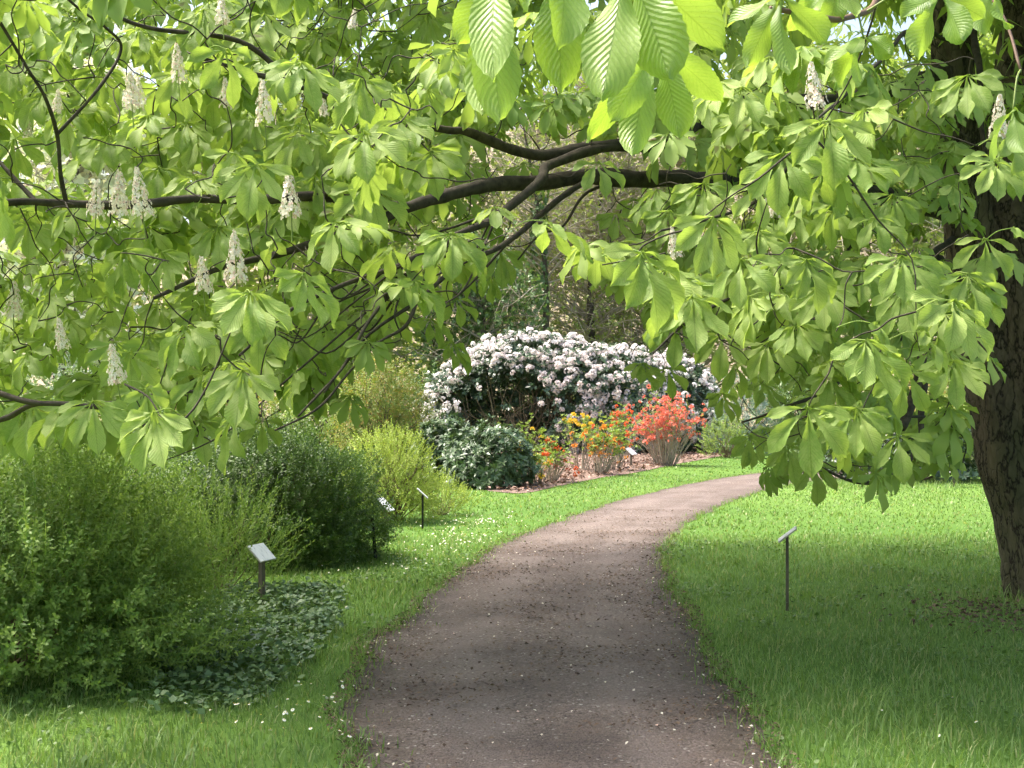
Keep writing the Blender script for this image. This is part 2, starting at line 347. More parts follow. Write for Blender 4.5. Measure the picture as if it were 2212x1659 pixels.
PL = [(-0.40, -2.0), (-0.45, 2.0), (-0.62, 5.0), (-0.66, 5.7), (-0.85, 7.1), (-0.90, 8.5), (-0.73, 9.8), (-0.44, 12.1), (-0.03, 14.4), (0.885, 17.7), (2.18, 21.4), (3.94, 25.2), (6.0, 27.9), (9.5, 30.5), (15, 33), (24, 35.5)]
PR = [(1.25, -2.0), (1.20, 2.0), (1.15, 5.0), (1.155, 5.7), (1.18, 6.9), (1.20, 8.0), (1.25, 9.6), (1.32, 11.2), (1.53, 13.4), (1.80, 14.9), (2.5, 17.5), (3.6, 20.6), (5.0, 23.6), (7.2, 25.8), (10.6, 28.3), (16, 30.7), (25, 33)]
def edge(pts, n=14, seed=0):
    P = spline(np.array([(a, b, 0) for a, b in pts]), n)
    d = np.gradient(P, axis=0); nrm = unit(np.stack([-d[:, 1], d[:, 0], 0 * d[:, 0]], -1))
    w = np.array([0.06 * nz((p[0], p[1], seed), 1.8) + 0.06 * nz((p[0], p[1], seed), 5.5) for p in P])
    return P + nrm * w[:, None]
EL, ER = edge(PL, 24, 3), edge(PR, 24, 9)
k = min(len(EL), len(ER)); iL = np.linspace(0, len(EL) - 1, 300); iR = np.linspace(0, len(ER) - 1, 300)
ELs = np.stack([np.interp(iL, np.arange(len(EL)), EL[:, c]) for c in range(3)], -1)
ERs = np.stack([np.interp(iR, np.arange(len(ER)), ER[:, c]) for c in range(3)], -1)
mb = MB(); ncr = 13; tt = np.linspace(0, 1, ncr)
V = ELs[:, None] * (1 - tt)[None, :, None] + ERs[:, None] * tt[None, :, None]
V[:, :, 2] = 0.006 + 0.020 * (1 - (2 * tt - 1) ** 2)[None] + np.array([[0.006 * nz((p[0], p[1], 0), 1.7) for p in row] for row in V])
V[:, 0, 2] = V[:, -1, 2] = 0.004
i = np.arange(299)[:, None] * ncr; j = np.arange(ncr - 1)[None]
A = np.zeros((300, ncr, 3)); A[:, :, 0] = (2 * tt - 1)[None]
mb.add(V.reshape(-1, 3), F4=np.stack([i + j, i + j + 1, i + ncr + j + 1, i + ncr + j], -1).reshape(-1, 4), A=A.reshape(-1, 3))
path = mb.build('path', M['path']); tag(path, 'brown gravel path curving away to the right', 'path', kind='structure')
PATH_POLY = np.vstack([ELs[:, :2], ERs[::-1, :2]])

BED = [gnd(*p)[:2] for p in ((1060, 1062), (1130, 1066), (1200, 1052), (1290, 1034), (1380, 1020), (1460, 1003), (1500, 996), (1560, 985), (1620, 972), (1600, 962), (1400, 958), (1200, 962), (1000, 985), (960, 1030))]
BED = spline(np.array([(a, b, 0) for a, b in BED + BED[:1]]), 6)[:-1]
mb = MB(); V = BED.copy(); V[:, 2] = 0.008; c = V.mean(0); c[2] = 0.05
mb.add(np.vstack([V, [c]]), F3=[(q, (q + 1) % len(V), len(V)) for q in range(len(V))])
bed = mb.build('mulch_bed', M['mulch']); tag(bed, 'brown leaf mulch bed under the azaleas', 'flower bed', kind='structure')

xs = np.linspace(-90, 110, 60); ys = np.linspace(56, 130, 40); V = []
for y in ys:
    for x in xs:
        t = min(1.0, max(0.0, (y - 58) / 34)); t = t * t * (3 - 2 * t); side = 1 / (1 + math.exp(-(x + 20) / 5.0))
        V.append((x, y, -0.4 + t * (5 + 15 * side) + t * 1.5 * nz((x, y, 0), 0.08) + t * 0.5 * nz((x, y, 0), 0.3)))
mb = MB(); i = np.arange(39)[:, None] * 60; j = np.arange(59)[None]
mb.add(V, F4=np.stack([i + j, i + j + 1, i + 60 + j + 1, i + 60 + j], -1).reshape(-1, 4))
tag(mb.build('hillside', M['bank']), 'brown wooded bank rising behind the garden', 'hill', kind='structure')

# ------------------------------------------------------------------ leaf templates
def leaflet(L, Wd, rows, cols, a0, a1, fold, serr=0.0, wav=0.0, ph=0.0, px_=1.95):
    """leaflet from the origin along +Y; pitch goes from a0 to a1 (radians below level); width +-X"""
    v = np.linspace(0, 1, rows + 1); w = 0.5 * Wd * np.sin(np.pi * np.clip(v, 0, 1) ** px_) ** 0.9
    w = np.maximum(w, 0.012 * Wd * (1 - v)); w[-1] = 0
    if rows > 6: w[-2] *= 0.55
    if serr: w[1:-1] *= 1 + serr * np.where(np.arange(1, rows) % 2 == 0, 1, -1) * np.clip(v[1:-1] * 3, 0, 1)
    ang = a0 + (a1 - a0) * v; st = L / rows
    y = np.concatenate([[0], np.cumsum(np.cos(ang[:-1]) * st)]); z = -np.concatenate([[0], np.cumsum(np.sin(ang[:-1]) * st)])
    u = np.linspace(-1, 1, cols + 1)
    X = w[:, None] * u[None]; up = fold * np.abs(X) + wav * Wd * np.sin(v * 9 + ph)[:, None] * u[None] ** 2 * 0.2
    Yv = y[:, None] + up * np.sin(ang)[:, None]; Z = z[:, None] + up * np.cos(ang)[:, None]
    V = np.stack([X, Yv, Z], -1).reshape(-1, 3)
    A = np.stack([np.repeat(u[None], rows + 1, 0), np.repeat(v[:, None], cols + 1, 1), np.zeros_like(X)], -1).reshape(-1, 3)
    i = np.arange(rows)[:, None] * (cols + 1); j = np.arange(cols)[None]
    F = np.stack([i + j, i + j + 1, i + cols + 2 + j, i + cols + 1 + j], -1).reshape(-1, 4)
    return V, F, A
def palmate(rg, rows, cols, n=None, serr=0.0, stalk=True, L0=0.21, fan=False):
    """a horse chestnut leaf: joint at the origin, facing +Y, leaflets drooping in a fan; stalk runs back and up"""
    mb = MB(); n = n or rg.choice([5, 6, 7, 7]); spread = rg.uniform(84, 112)
    tilt = rg.uniform(0.25, 0.75); c0 = rg.uniform(0.10, 0.50); c1 = rg.uniform(0.6, 1.05)
    if fan: spread = rg.uniform(66, 92); tilt = rg.uniform(0.75, 1.2); c0 = rg.uniform(-0.1, 0.2); c1 = rg.uniform(0.25, 0.6)
    T_ = rotx(np.array([-tilt]))[0]
    for q in range(n):
        f = (q - (n - 1) / 2) / ((n - 1) / 2); az = math.radians(f * spread + rg.uniform(-5, 5))
        L = L0 * (1.0 - 0.34 * abs(f) ** 1.5) * rg.uniform(0.93, 1.06)
        V, F, A = leaflet(L, L * rg.uniform(0.30, 0.355), rows, cols, c0 * rg.uniform(0.85, 1.15), c1 * rg.uniform(0.85, 1.15), rg.uniform(0.3, 0.6), serr, 0.8, rg.uniform(0, 6))
        R = T_ @ (rotz(-az) @ roty(np.array([f * rg.uniform(-0.1, 0.25)])))[0]
        A[:, 2] = rg.uniform(0, 0.45)
        mb.add(V @ R.T, F4=F, A=A)
    if stalk:
        P = spline([(0, 0, 0), (0.0, -0.06, 0.012), (0.0, -0.13, -0.01)], 3)
        tube(mb, P, [0.0024] * len(P), 3, 0.2, cap=False)
    return mb.tpl()
PEND = np.array([0, -0.13, -0.01])
rg = np.random.default_rng(3)
LEAF_LO = [palmate(rg, 5, 2, fan=q % 5 < 3) for q in range(15)]
LEAF_XLO = [palmate(rg, 2, 1, n=5, stalk=False) for _ in range(5)]
LEAF_MID_T = [palmate(rg, 15, 4, serr=0.05, fan=q < 14) for q in range(22)]
def tpl_mesh(t, name, mat):
    mb = MB(); mb.add(t[0], t[1], t[2], t[3]); me = mb.mesh(name); me.materials.append(mat); return me
LEAF_MID = [tpl_mesh(t, 'leaf', M['chestnut']) for t in LEAF_MID_T]

# ------------------------------------------------------------------ the horse chestnut
TB = np.array([4.5, 10.5, 0.0])
tree = empty('horse_chestnut_tree', TB)
tag(tree, 'large horse chestnut with white flower candles and low boughs arching over the path', 'tree')

def trunk_mesh(pts, rad, sides, seed, rough=0.03, flare=0.0):
    P = spline(pts, 10); r = np.interp(np.linspace(0, 1, len(P)), np.linspace(0, 1, len(rad)), rad)
    mb = MB(); k = len(P); T = unit(np.gradient(P, axis=0)); X = unit(np.cross(T, np.array([0, 1.0, 0]))); Yv = np.cross(T, X)
    th = np.arange(sides) * 2 * np.pi / sides; V = np.zeros((k, sides, 3))
    for a in range(k):
        for b in range(sides):
            d = math.cos(th[b]) * X[a] + math.sin(th[b]) * Yv[a]; p = P[a] + r[a] * d
            rib = 0.05 * math.sin(5 * th[b] + 1.3 * nz(P[a], 0.6, seed)) + 0.035 * math.sin(9 * th[b] + 2.1)
            if flare: rib *= 1 + 2.2 * math.exp(-P[a][2] / 0.35)
            e = Vector((p[0] * 9 + 0.8 * nz(p, 4.0), p[1] * 9, p[2] * 4.5 + 0.8 * nz(p, 4.0, 2)))
            vd = mnoise.voronoi(e)[0]; ed = min(1.0, (vd[1] - vd[0]) * 3.0)
            V[a, b] = P[a] + d * (r[a] * (1 + rib) + rough * (ed - 0.6) + 0.03 * nz(p, 2.5, seed))
    i = np.arange(k - 1)[:, None] * sides; j = np.arange(sides)[None]; j2 = (j + 1) % sides
    mb.add(V.reshape(-1, 3), F4=np.stack([i + j, i + j2, i + sides + j2, i + sides + j], -1).reshape(-1, 4))
    return mb
trunk_mesh([(4.62, 10.5, -0.15), (4.52, 10.5, 0.05), (4.36, 10.5, 0.55), (4.2, 10.52, 1.1), (4.02, 10.55, 2.0), (3.93, 10.6, 2.7), (3.95, 10.7, 3.3)],
           [0.70, 0.60, 0.52, 0.50, 0.49, 0.47, 0.40], 110, 2, 0.014, 1).build('trunk', M['bark'], tree)
trunk_mesh([(3.74, 10.5, 2.35), (3.58, 10.42, 3.0), (3.43, 10.35, 4.0), (3.35, 10.2, 5.2), (3.0, 10.0, 7.0), (2.6, 9.8, 9.0)],
           [0.30, 0.20, 0.165, 0.15, 0.12, 0.06], 40, 5, 0.016).build('bough', M['bark'], tree)
trunk_mesh([(4.02, 10.7, 2.7), (4.10, 10.75, 3.6), (4.3, 10.9, 5.0), (4.3, 11.0, 7.0), (4.2, 11.1, 9.5)],
           [0.40, 0.30, 0.26, 0.18, 0.06], 48, 7, 0.02).build('bough', M['bark'], tree)

NODES = []            # branch skeleton: points that twigs may start from
def bough(pts, r0, r1, name='bough', mat='twig', sides=9, n=7, bump=0.0, nodes=True):
    P = spline([np.array(p, float) if max(abs(c) for c in p) < 20 else at(*p) for p in pts], n)
    P = P + np.array([[0.03 * nz(p, 2.4, 1), 0.03 * nz(p, 2.4, 4), 0.035 * nz(p, 2.4, 8)] for p in P]) * min(1, r0 * 30)
    mb = MB(); r = np.linspace(r0, r1, len(P)) * (1 + 0.22 * np.array([nz(p, 9.0, 3) + 0.5 * nz(p, 25.0, 3) for p in P]))
    tube(mb, P, r, sides, 0.5); mb.build(name, M[mat], tree)
    if nodes: NODES.extend([tuple(p) for p in P])
    return P
# main boughs, given as points seen from the path: (image x, image y, distance)
B_A = bough([(2060, 150, 10.3), (1895, 200, 9.7), (1750, 222, 9.0), (1620, 225, 8.5), (1515, 262, 8.1), (1438, 309, 7.8), (1344, 319, 7.5), (1200, 326, 7.2), (1095, 323, 7.0), (1008, 288, 6.8), (963, 281, 6.7), (820, 250, 6.4), (640, 190, 6.1), (420, 120, 5.9)], 0.060, 0.008)
B_B = bough([(2070, 470, 10.4), (1900, 420, 9.8), (1700, 392, 9.0), (1610, 386, 8.5), (1453, 387, 8.0), (1303, 385, 7.6), (1175, 389, 7.3), (1060, 406, 7.0), (956, 417, 6.8), (887, 444, 6.6), (782, 486, 6.4), (640, 540, 6.2), (500, 560, 6.0), (330, 640, 5.8)], 0.075, 0.008)
B_C = bough([(1344, 319, 7.5), (1199, 347, 7.1), (1165, 389, 6.9), (1095, 451, 6.7), (1060, 479, 6.6), (973, 514, 6.4), (887, 555, 6.2), (780, 600, 6.0), (640, 660, 5.8), (520, 760, 5.6)], 0.030, 0.006)
B_D = bough([(1300, 385, 7.6), (1217, 420, 7.2), (1164, 462, 7.0), (1112, 510, 6.8), (1043, 548, 6.6), (939, 555, 6.4), (870, 600, 6.2), (800, 690, 6.0), (740, 800, 5.8), (640, 900, 5.6)], 0.019, 0.005)
bough([(1360, 386, 7.8), (1269, 416, 7.6), (1217, 486, 7.4), (1164, 507, 7.3), (1120, 560, 7.2)], 0.010, 0.004, 'branch')
bough([(973, 514, 6.4), (915, 610, 6.2), (880, 700, 6.05), (820, 740, 5.95), (760, 800, 5.85), (690, 880, 5.7), (590, 930, 5.5)], 0.011, 0.004, 'branch')
bough([(1000, 548, 6.5), (960, 600, 6.4), (900, 650, 6.2), (800, 720, 6.0), (745, 790, 5.9), (700, 850, 5.8)], 0.012, 0.004, 'branch')
bough([(887, 444, 6.6), (748, 427, 6.3), (600, 432, 6.1), (430, 425, 6.0), (300, 440, 5.9), (140, 440, 5.8), (0, 442, 5.7), (-260, 500, 5.6), (-330, 640, 5.5)], 0.026, 0.014)
bough([(-330, 640, 5.5), (-240, 800, 5.4), (-60, 835, 5.3), (60, 868, 5.2), (156, 872, 5.15), (243, 884, 5.1), (300, 915, 5.05), (340, 925, 5.0)], 0.015, 0.007, 'branch')
bough([(-240, 800, 5.4), (-60, 905, 5.35), (10, 905, 5.3), (80, 872, 5.25), (230, 870, 5.2), (420, 850, 5.3), (560, 900, 5.4)], 0.015, 0.005, 'branch')
bough([(140, 440, 5.8), (128, 380, 5.75), (120, 290, 5.7), (95, 210, 5.6), (55, 145, 5.55), (0, 55, 5.5), (-60, -40, 5.4)], 0.010, 0.006, 'branch')
bough([(80, 440, 5.8), (50, 405, 5.85), (0, 350, 5.9), (-90, 260, 6.0)], 0.012, 0.008, 'branch')
bough([(120, 290, 5.7), (210, 190, 5.8), (260, 105, 5.9), (230, 60, 5.8), (160, 10, 5.7), (60, -80, 5.6)], 0.008, 0.005, 'branch')
bough([(640, 190, 6.1), (520, 90, 6.0), (330, 60, 5.9), (250, 30, 5.8), (180, -20, 5.7)], 0.014, 0.006, 'branch')
bough([(2060, 520, 10.3), (2010, 560, 9.4), (2000, 700, 8.8), (1995, 890, 8.3), (1980, 960, 8.1), (1930, 1028, 7.9), (1850, 1042, 7.8), (1770, 1010, 7.7)], 0.030, 0.007)
bough([(2030, 560, 9.6), (1998, 660, 8.6), (1985, 790, 8.1), (1968, 890, 7.9), (1950, 930, 7.8)], 0.034, 0.026)
bough([(1900, 420, 9.8), (1850, 520, 8.6), (1760, 600, 7.6), (1600, 640, 6.8), (1480, 700, 6.4), (1410, 760, 6.2)], 0.016, 0.005)
bough([(1750, 222, 9.0), (1720, 330, 7.8), (1640, 430, 6.8), (1540, 470, 6.2), (1430, 500, 5.9)], 0.014, 0.005)
bough([(2000, 700, 8.8), (1900, 760, 7.9), (1800, 840, 7.3), (1700, 880, 6.9), (1600, 910, 6.7)], 0.018, 0.005, 'branch')
bough([(1960, 900, 8.0), (2030, 905, 8.3), (2085, 950, 8.6), (2080, 1000, 8.6)], 0.009, 0.004, 'branch')
bough([(2060, 90, 10.2), (1980, 60, 8.4), (1900, 130, 7.0), (1830, 200, 6.2), (1760, 260, 5.8)], 0.016, 0.006)
bough([(2100, 60, 10.2), (2115, 140, 9.6), (2118, 240, 9.4), (2125, 340, 9.2), (2100, 480, 9.0)], 0.030, 0.012, 'branch')
rgb = np.random.default_rng(8)
for q in range(16):      # thin dark shoots drooping from the middle boughs
    src = (B_C if q % 2 else B_D); k_ = rgb.integers(int(len(src) * 0.25), int(len(src) * 0.85)); a_ = src[k_]; ln = rgb.uniform(0.35, 0.95)
    d_ = np.array([-0.75 + rgb.normal(0, 0.25), rgb.normal(-0.15, 0.3), -0.45 + rgb.normal(0, 0.22)])
    p1 = a_ + d_ * ln * 0.45 + rgb.normal(0, 0.04, 3) + np.array([0, 0, -0.05]); p2 = a_ + d_ * ln * 0.8 + rgb.normal(0, 0.05, 3); p3 = a_ + d_ * ln + np.array([-0.05, 0, 0.08])
    bough([tuple(a_), tuple(p1), tuple(p2), tuple(p3)], rgb.uniform(0.005, 0.008), 0.0025, 'branch', sides=5, n=5)
# the bough that comes overhead towards the viewer, mostly above the view
B_O = bough([(3.3, 10.1, 5.6), (2.2, 8.2, 5.2), (1.6, 6.0, 4.1), (1.2, 4.3, 3.25), (0.85, 3.0, 2.70), (0.45, 2.35, 2.47), (0.12, 2.1, 2.38)], 0.05, 0.006)
B_N = bough([(1.2, 4.3, 3.25), (1.02, 3.7, 2.72), (0.82, 3.25, 2.52), (0.68, 3.05, 2.475), (0.58, 3.0, 2.475)], 0.010, 0.0055, 'branch', 'young_twig')

# --- leaves: which joints the photograph shows plainly (image x, y of the joint, leaflet length in image px)
SHOWN = [
 (487,105,105),(440,20,85),(570,28,75),(640,50,70),(745,15,65),(925,30,65),(860,88,60),(685,75,65),(650,135,105),(780,170,95),(215,145,70),(265,170,60),(140,235,75),
 (320,250,85),(232,292,80),(400,262,75),(545,255,70),(640,285,85),(550,355,100),(505,330,95),(725,478,95),(785,285,115),(860,255,95),(930,330,85),(470,490,85),(320,488,75),
 (590,520,85),(655,590,105),(560,690,95),(350,545,85),(268,540,85),(230,640,70),(105,638,75),(180,590,65),(462,700,90),(345,655,65),(540,632,110),(480,560,70),(525,800,105),
 (400,705,100),(335,890,115),(200,868,95),(440,805,90),(432,908,85),(500,905,90),(565,905,65),(150,690,70),(60,760,80),(20,680,75),(280,760,85),(640,800,80),(700,690,75),
 (60,560,65),(30,300,80),(90,200,75),(30,130,85),(160,60,80),(300,60,75),(380,160,80),(420,380,80),(160,440,75),(60,480,70),(250,420,60),(680,380,80),(740,590,70),(620,440,80),
 (1385,545,140),(1540,468,115),(1495,640,115),(1790,260,125),(1690,330,105),(1870,235,95),(1420,410,75),(1520,395,80),(1445,455,80),(1290,350,75),(1640,400,85),(1860,580,85),
 (1950,620,95),(1740,560,95),(1680,560,80),(1870,735,120),(2060,650,125),(2090,590,95),(1950,555,95),(1745,880,115),(1890,700,100),(1780,620,85),(1850,345,90),(1387,785,60),
 (1442,795,58),(975,738,62),(1062,588,52),(1080,535,70),(985,645,60),(930,690,58),(1600,560,100),(1440,580,95),(1560,720,80),(1620,640,85),(1660,740,80),(1720,700,80),
 (1330,460,65),(1370,430,60),(1640,500,85),(2000,720,95),(2110,610,95),(1960,800,90),(2060,780,90),(1850,880,90),(1940,940,85),(1700,960,70),(1760,1000,70),(1620,940,60),
 (1890,470,80),(2000,560,80),(1930,420,80),(1980,350,70),(2060,400,70),(2150,350,85),(2190,290,100),(1560,850,55),(1650,830,60),(1590,780,70),(2000,130,60),(2170,180,60),
]
CPOS = [  # base x, y, height px, distance
 (205,470,82,5.4),(258,468,98,5.3),(308,468,100,5.2),(628,470,105,5.3),(440,635,84,5.3),(510,612,108,5.2),(135,755,72,5.5),(255,830,90,5.0),(572,268,92,5.4),(285,235,88,5.5),
 (385,175,78,5.7),(480,50,70,5.6),(490,232,66,6.2),(120,245,56,6.0),(1765,235,100,4.9),(2160,300,90,5.0),(1672,470,62,6.0),(1462,560,70,5.6),(30,690,84,5.9),(300,228,60,6.2),
 (60,300,52,6.4),(1655,470,40,6.2),(700,250,48,6.6),(760,60,44,6.6)]
rg = np.random.default_rng(21)
ent = []              # every leaf: joint, yaw, pitch, roll, scale, prominence
def near_node(p, nodes):
    d = nodes - p; q = np.einsum('ij,ij->i', d, d); return int(np.argmin(q)), math.sqrt(q.min())
def yaw_for(p, bias=1.0):
    """leaves face away from the branches, mostly towards the open side the path is on"""
    return rg.normal(math.pi, 1.0 * bias)
for (px, py, L) in SHOWN:
    Y = 0.172 * FPX / L * rg.uniform(0.94, 1.06); Y = min(max(Y, 4.2), 9.2)
    ent.append((at(px, py, Y), rg.normal(math.pi, 0.55), rg.normal(0.05, 0.12), rg.normal(0, 0.12), L / FPX * Y / 0.172 * 1.08, 2.0 + L / 100))
REG = [  # image polygon, distances, number of leaf sprays, leaves per spray
 ([(-250, -120), (1010, -120), (1010, 240), (1150, 440), (1060, 540), (930, 620), (800, 720), (690, 850), (600, 920), (330, 930), (120, 900), (-250, 880)], (4.8, 7.6), 280, (3, 5), 1.1),
 ([(900, -100), (1700, -100), (1700, 300), (1330, 300), (1150, 400), (1000, 300)], (6.6, 9.2), 70, (2, 4), 0.95),
 ([(1280, 330), (1700, 120), (2150, 120), (2120, 600), (2080, 900), (1900, 960), (1700, 980), (1640, 860), (1560, 760), (1420, 760), (1330, 640), (1300, 560)], (5.4, 8.6), 135, (3, 5), 1.05),
 ([(1440, 130), (2110, 130), (2100, 900), (1960, 1000), (1660, 930), (1500, 760), (1420, 560)], (8.6, 11.6), 110, (2, 4), 1.0),
 ([(1640, 880), (1800, 960), (1960, 950), (1900, 1020), (1720, 1030), (1600, 960)], (6.8, 8.2), 12, (2, 3), 0.9),
 ([(1930, 900), (2090, 900), (2090, 1000), (1950, 1000)], (8.6, 9.8), 9, (2, 4), 0.9),
 ([(700, 640), (960, 520), (1060, 560), (960, 700), (800, 760), (720, 900), (660, 900)], (6.0, 7.6), 20, (2, 3), 0.9),
]
REG.append(([(-250, -120), (1010, -120), (1010, 240), (1100, 400), (1000, 520), (900, 600), (760, 720), (640, 850), (330, 880), (-250, 860)], (7.3, 9.0), 190, (2, 4), 1.1))
REG.append(([(-250, -120), (1010, -120), (1010, 240), (900, 420), (640, 700), (330, 840), (-250, 820)], (9.0, 10.6), 110, (2, 4), 1.1))
SPR = []
for poly, (y0, y1), ns, (k0, k1), sc in REG:
    poly = np.array(poly, float); lo, hi = poly.min(0), poly.max(0); pts = []
    while len(pts) < ns:
        c = rg.uniform(lo, hi, (60, 2)); c = c[inpoly(c, poly)]
        for q in c:
            if len(pts) >= ns: break
            m = min([np.hypot(*(q - w)) for w in pts], default=1e9)
            if m > 26: pts.append(q)
    for q in pts:
        SPR.append((at(q[0], q[1], rg.uniform(y0, y1)), rg.integers(k0, k1 + 1), sc))
nodes = np.array(NODES)
# sprays grow out of the skeleton one after another, nearest first
TW = MB(); YT = MB()
tips = [(s[0], s[1], s[2], False) for s in SPR]
for e in ent:
    R = rotz(np.array([e[1]]))[0]; tips.append((e[0] + R @ PEND * e[4], 0, 1, True))
order = sorted(range(len(tips)), key=lambda q: near_node(tips[q][0], nodes)[1])
extra = [nodes]
allnodes = nodes.copy()
for q in order:
    tip, kk, sc, shown = tips[q]
    ii, d = near_node(tip, allnodes); a = allnodes[ii]
    if d > 0.03:
        mid = (a + tip) / 2 + np.array([rg.normal(0, 0.10), rg.normal(0, 0.10), rg.uniform(-0.16, 0.04)]) * min(1, d)
        P = spline([a, (a + mid) / 2 + rg.normal(0, 0.012, 3), mid, (mid + tip) / 2 + rg.normal(0, 0.012, 3), tip + np.array([0, 0, -0.015])], 3)
        r0 = min(0.008, 0.0026 + 0.0035 * d)
        tube(TW, P, np.linspace(r0, 0.0022, len(P)), 4, rg.random())
        allnodes = np.vstack([allnodes, P[2:]])
    if not shown:
        base = rg.uniform(0, 6.28)
        for w in range(kk):
            yaw = (base + w * 2 * math.pi / kk + rg.normal(0, 0.25)) if rg.random() < 0.45 else rg.normal(math.pi, 0.8)
            s = sc * rg.uniform(0.68, 1.18); pi = rg.normal(0.0, 0.18); ro = rg.normal(0, 0.15)
            R = (rotz(np.array([yaw])) @ rotx(np.array([pi])) @ roty(np.array([ro])))[0]
            j = tip - R @ PEND * s; Y = j[1]
            ent.append((j, yaw, pi, ro, s, s * 3.3 / Y))
TW.build('twigs', M['twig'], tree, kind='stuff')
def R_of(e): return (rotz(np.array([e[1]])) @ rotx(np.array([e[2]])) @ roty(np.array([e[3]])))[0]
def hides(e):
    Y = e[0][1]; px = CX + e[0][0] / Y * FPX; py = HY - (e[0][2] - CAM_H) / Y * FPX; r = 0.13 * e[4] / Y * FPX
    return any(Y < cY + 0.15 and abs(px - cx) < r + hp * 0.12 and cy - hp - 1.5 * r < py < cy + 0.1 * r for cx, cy, hp, cY in CPOS)
BAND = np.array([(870, 285), (1000, 250), (1480, 250), (1460, 420), (1230, 540), (1030, 640), (870, 770), (740, 850), (700, 800), (800, 640), (880, 540), (820, 470)], float)
def BAND_IN(px, py): return bool(inpoly(np.array([[px, py]]), BAND)[0])
def bares(e):
    """the trunk shows through here: few leaves hang in front of it"""
    Y = e[0][1]; px = CX + e[0][0] / Y * FPX; py = HY - (e[0][2] - CAM_H) / Y * FPX
    if Y < 8.6 and BAND_IN(px, py) and rg.random() < 0.55: return True
    return Y < 10.6 and ((px > 1985 and 120 < py < 560 and rg.random() < 0.5) or (px > 2060 and py > 560 and rg.random() < 0.9))
SH = [(CX + e[0][0] / e[0][1] * FPX, HY - (e[0][2] - CAM_H) / e[0][1] * FPX, e[0][1], 0.2 * e[4] / e[0][1] * FPX) for e in ent if e[5] > 2.0]
def screens(e):
    """leaves that would hang right in front of the outermost sprays"""
    Y = e[0][1]; px = CX + e[0][0] / Y * FPX; py = HY - (e[0][2] - CAM_H) / Y * FPX
    return any(Y < sY + 0.12 and abs(px - sx) < 0.95 * sl and sy - 1.0 * sl < py < sy + 0.75 * sl for sx, sy, sY, sl in SH)
ent = [e for e in ent if e[5] > 2.0 or not (hides(e) or bares(e) or screens(e))]
ent.sort(key=lambda e: -e[5])
def inview(p):
    px = CX + p[0] / p[1] * FPX; py = HY - (p[2] - CAM_H) / p[1] * FPX; return -60 < px < 2270 and -80 < py < 1200
vis = [e for e in ent if inview(e[0])]; hid = [e for e in ent if not inview(e[0])]
big, rest = vis[:285], vis[285:] + hid
for n_, e in enumerate(big):
    o = link('leaf', LEAF_MID[n_ % 14 if e[5] > 2.0 else n_ % 22], tree)
    R = R_of(e) * e[4]; Mx = Matrix([[*R[0], e[0][0]], [*R[1], e[0][1]], [*R[2], e[0][2]], [0, 0, 0, 1]])
    o.matrix_parent_inverse = Matrix.Identity(4); o.matrix_basis = Matrix.Translation(-Vector(TB)) @ Mx
fol = MB()
ch = rg.integers(0, len(LEAF_LO), len(rest))
for t_ in range(len(LEAF_LO)):
    sel = [rest[q] for q in range(len(rest)) if ch[q] == t_]
    if sel: fol.stamp(LEAF_LO[t_], np.array([R_of(e) for e in sel]), np.array([e[0] for e in sel]), np.array([e[4] for e in sel]), rg.random(len(sel)))
fol.build('foliage', M['chestnut_far'], tree, kind='stuff')

# the crown above and around, out of view but shading the place
cr = MB(); pts = []
CRN = 13500
while len(pts) < CRN:
    p = rg.uniform((-7.5, 5.6, 2.6), (10, 16, 11.5))
    d = ((p[0] - 1.2) / 7.8) ** 2 + ((p[1] - 11.3) / 4.0) ** 2 + ((p[2] - 4.6) / 6.4) ** 2
    d2 = ((p[0] - 3.2) / 3.8) ** 2 + ((p[1] - 8.9) / 2.2) ** 2 + ((p[2] - 6.2) / 3.4) ** 2
    if (d > 1 or d < 0.30 * rg.random()) and d2 > 1: continue
    if nz(p, 0.55, 3) < -0.22 or (p[0] < -3.4 and p[1] < 11.0): continue
    py = HY - (p[2] - CAM_H) / p[1] * FPX; px = CX + p[0] / p[1] * FPX
    if py > -120 and px < 2330 and not (py < 260 and p[1] > 9.5 and px > 620 and rg.random() < 0.8): continue
    pts.append(p)
pts = np.array(pts); ch = rg.integers(0, len(LEAF_XLO), len(pts))
for t_ in range(len(LEAF_XLO)):
    s = pts[ch == t_]; n_ = len(s)
    cr.stamp(LEAF_XLO[t_], rotz(rg.uniform(0, 6.28, n_)) @ rotx(rg.normal(0, 0.3, n_)), s, rg.uniform(1.0, 1.6, n_), rg.random(n_))
cr.build('crown', M['chestnut_far'], tree, kind='stuff')

